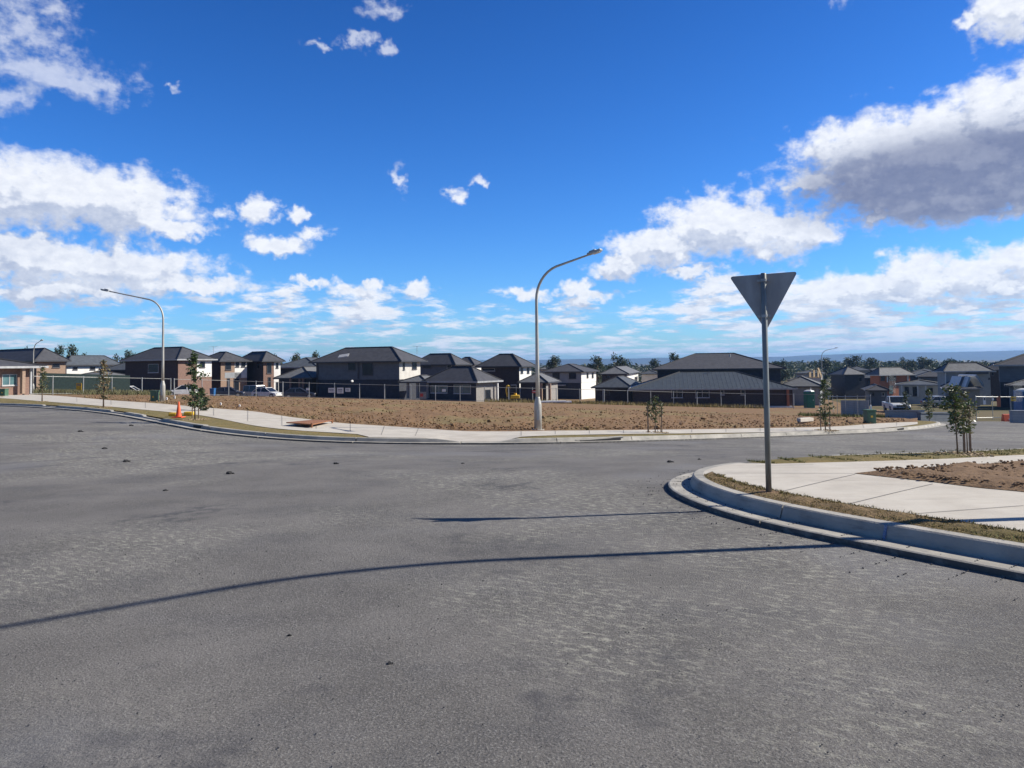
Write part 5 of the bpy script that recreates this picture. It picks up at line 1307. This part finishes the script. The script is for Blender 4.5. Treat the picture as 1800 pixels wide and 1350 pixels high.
# rough grass on the bank at left and weeds along fences
def tuft_band(name, label, x0, x1, Y0, Y1, n, hh_, m):
    mb = MB(); rr = random.Random(len(label))
    for _ in range(n):
        x = rr.uniform(x0, x1); Y_ = rr.uniform(Y0, Y1); p = at(x, Y_, .1) if False else None
        X_ = (x-CX)/F*Y_; z = TT(X_, Y_)+.15; h = hh_*rr.uniform(.4, 1.1); a = rr.uniform(0, 6.28); w = .035
        lx, ly = rr.gauss(0, .3)*h, rr.gauss(0, .3)*h
        mb.add([(X_-math.cos(a)*w, Y_-math.sin(a)*w, z), (X_+math.cos(a)*w, Y_+math.sin(a)*w, z), (X_+lx, Y_+ly, z+h)], [(0, 1, 2)])
    return tag(mb.build(name, m), label, 'grass', kind='stuff')
tuft_band('long_grass', 'long green grass on the bank behind the left fence', 60, 300, 76, 92, 9000, .6, BANKG)
tuft_band('long_grass', 'dry weeds growing along the boundary fence', 850, 1340, 91, 95, 3200, .55, BLADE)
tuft_band('long_grass', 'weeds around the right end of the lot', 1400, 1560, 56, 70, 1800, .4, BLADEG)

# gum trees beyond the houses
def tree_proto(seed, H, rx, label, loc, n=900, mats=LEAFD, clumps=14):
    rr = random.Random(seed); b = Vector(loc); r = empty('gum_tree', b, label, 'tree', 'trees beyond the houses')
    tm = MB(); cm = MB(); cl = []
    tm.tube([b-ZV, b+Vector((.1*H*.1, 0, H*.35)), b+Vector((rr.gauss(0, .3), 0, H*.75))], [H*.028, H*.02, H*.008], 7)
    for k in range(clumps):
        f = rr.uniform(.38, .97); a = rr.uniform(0, 6.28); w = rx*rr.uniform(.2, 1)*math.sin(math.pi*min(1, (f-.2)*1.15))
        c = b+Vector((math.cos(a)*w, math.sin(a)*w, H*f)); cl.append((c, rx*rr.uniform(.2, .42)))
        tm.tube([b+ZV*H*(f*.55), c], [H*.010, H*.004], 4)
    for _ in range(n):
        c, q_ = rr.choice(cl); d = Vector((rr.gauss(0, 1), rr.gauss(0, 1), rr.gauss(0, .75))); d = d.normalized()*q_*rr.uniform(.5, 1.05)
        leaf(cm, c+d, H*.055*rr.uniform(.6, 1.4), rr)
    tm.build('trunk', BARK, r, True); cm.build('crown', mats, r); return r
protos = []
TR = [ # px, base distance, top y, half width px, label
 (974, 210, 630, 14, 'dark gum tree behind the roof just right of the central street lamp'),
 (1049, 220, 630, 13, 'dark rounded gum tree left of the tall sunlit gum'),
 (1087, 200, 621, 14, 'tall open gum tree standing alone against the blue hills'),
 (1185, 200, 625, 10, 'small tree peeping over the left end of the long house roof'),
 (1152, 260, 634, 10, 'low dark tree left of the long house roof'),
 (38, 150, 611, 13, 'dark tree top above the far left roofs'),
 (104, 170, 613, 9, 'small gum tree above the white house at left'),
 (124, 165, 611, 10, 'open gum tree right of the small gum above the white house'),
 (208, 170, 624, 14, 'dark tree between the white house and the dark brick house'),
 (228, 175, 621, 10, 'tree crown beside the left edge of the dark brick house roof'),
 (150, 175, 626, 10, 'low tree above the roof of the white house'),
 (487, 160, 623, 10, 'tree crown above the white column house'),
 (521, 170, 626, 10, 'small tree between the two storey houses left of centre'),
 (553, 170, 623, 9, 'tree crown at the left edge of the central house roof'),
 (1370, 230, 632, 12, 'tree just right of the sign post above the roof end'),
 (1500, 320, 629, 16, 'tall dark tree above the navy house roof'),
 (1528, 330, 632, 14, 'dark tree right of the tall tree above the navy house'),
 (1590, 330, 629, 15, 'broad dark tree above the orange brick house'),
 (1625, 330, 631, 14, 'dark tree right of the broad tree above the orange house'),
 (1672, 300, 634, 12, 'dark tree left of the pale grey house roof'),
 (1735, 300, 634, 14, 'dark tree behind the pale grey house'),
 (1450, 300, 633, 13, 'dark tree above the bare timber trusses'),
]
for s_, H_, rx_ in ((21, 10, 4), (22, 10, 4.4), (23, 10, 3.6)): protos.append((s_, H_, rx_))
made = {}
for k, (px, Y_, yt, hw, lb) in enumerate(TR):
    x = P(px, 640, Y_).x; z = float(T(x, Y_)); top_ = P(px, yt, Y_).z; H_ = max(4, top_-z); i = k % 3; sd, h0, r0_ = protos[i]
    wid = hw*Y_/F
    if i not in made:
        made[i] = tree_proto(sd, 10, 4, lb, (0, 0, 0), 1500); o = made[i]; o.location = (x, Y_, z)
    else: o = copy_tree(made[i], (x, Y_, z), lb)
    o.scale = (wid/4*1.35, wid/4*1.35, H_/10); o.rotation_euler = (0, 0, k*1.3)
# far-off wood: one mass of foliage
wm = MB(); rr = random.Random(5)
for k in range(420):
    px = rr.uniform(1340, 1830) if k < 330 else rr.uniform(940, 1340); Y_ = rr.uniform(330, 900); x = P(px, 640, Y_).x; z = float(T(x, Y_))
    ht = (P(px, rr.uniform(633.5, 643) if px > 1340 else rr.uniform(638, 643), Y_).z-z); w = rr.uniform(5, 11)*Y_/500
    for _ in range(60):
        d = Vector((rr.gauss(0, 1), rr.gauss(0, 1), rr.gauss(0, 1))).normalized()*rr.uniform(.6, 1)
        leaf(wm, Vector((x+d.x*w, Y_+d.y*w, z+ht*.55+d.z*ht*.45)), rr.uniform(1.2, 3.2)*Y_/500, rr)
tag(wm.build('woodland', LEAFD), 'dark band of distant woodland below the blue hills', 'woodland', kind='stuff')

# ------------------------------------------------------------------ blue hills
pxs = np.arange(-1500, 3300, 24.0); tops = np.interp(pxs, [-1500, 0, 860, 960, 1050, 1150, 1200, 1380, 1420, 1500, 1600, 1700, 1800, 2200, 3300], [9, 8, 7.0, 7.2, 7.4, 8.0, 7.4, 7.2, 9.5, 10.8, 11.5, 12.2, 14, 12, 9])
tops = tops+1.0*(vnoise(pxs, pxs*0, 70, 3)-.5)+.7*(vnoise(pxs, pxs*0, 28, 5)-.5)
YH = 6500.0; rows_ = [(-1600, 0), (-900, .25), (-400, .6), (0, 1.0), (700, .8)]
ang = np.arctan((pxs-CX)/F); X = []; Y = []; Z = []
for (dy, k) in rows_:
    rad_ = (YH+dy)/np.cos(np.clip(ang, -1, 1))**.0
    X.append(rad_*np.tan(ang)*1.0); Y.append(np.full_like(ang, YH+dy)); Z.append(-30+(30+EYE+tops/F*YH)*k+8*(vnoise(pxs*3.1+dy, pxs*0+dy, 60, 9)-.5)*(k < 1)*(k > 0))
gridmesh('hills', np.array(X), np.array(Y), np.array(Z), mat('forested_hills', (.045, .06, .035), (.03, .042, .028), .95, .004, 6))

# ------------------------------------------------------------------ haze
hb = MB(); hb.box((-9500, -3100, -45), (9500, 9300, 92))
hm = bpy.data.materials.new('haze_air'); hm.use_nodes = True; t = hm.node_tree; t.nodes.clear()
pvn = t.nodes.new('ShaderNodeVolumePrincipled'); pvn.inputs['Color'].default_value = (.30, .55, 1.0, 1); pvn.inputs['Density'].default_value = 1/8500
pvn.inputs['Anisotropy'].default_value = .2
ho = t.nodes.new('ShaderNodeOutputMaterial'); t.links.new(pvn.outputs[0], ho.inputs['Volume'])
hz_ = hb.build('haze', hm); tag(hz_, kind='stuff')
print('objects', len(bpy.data.objects))
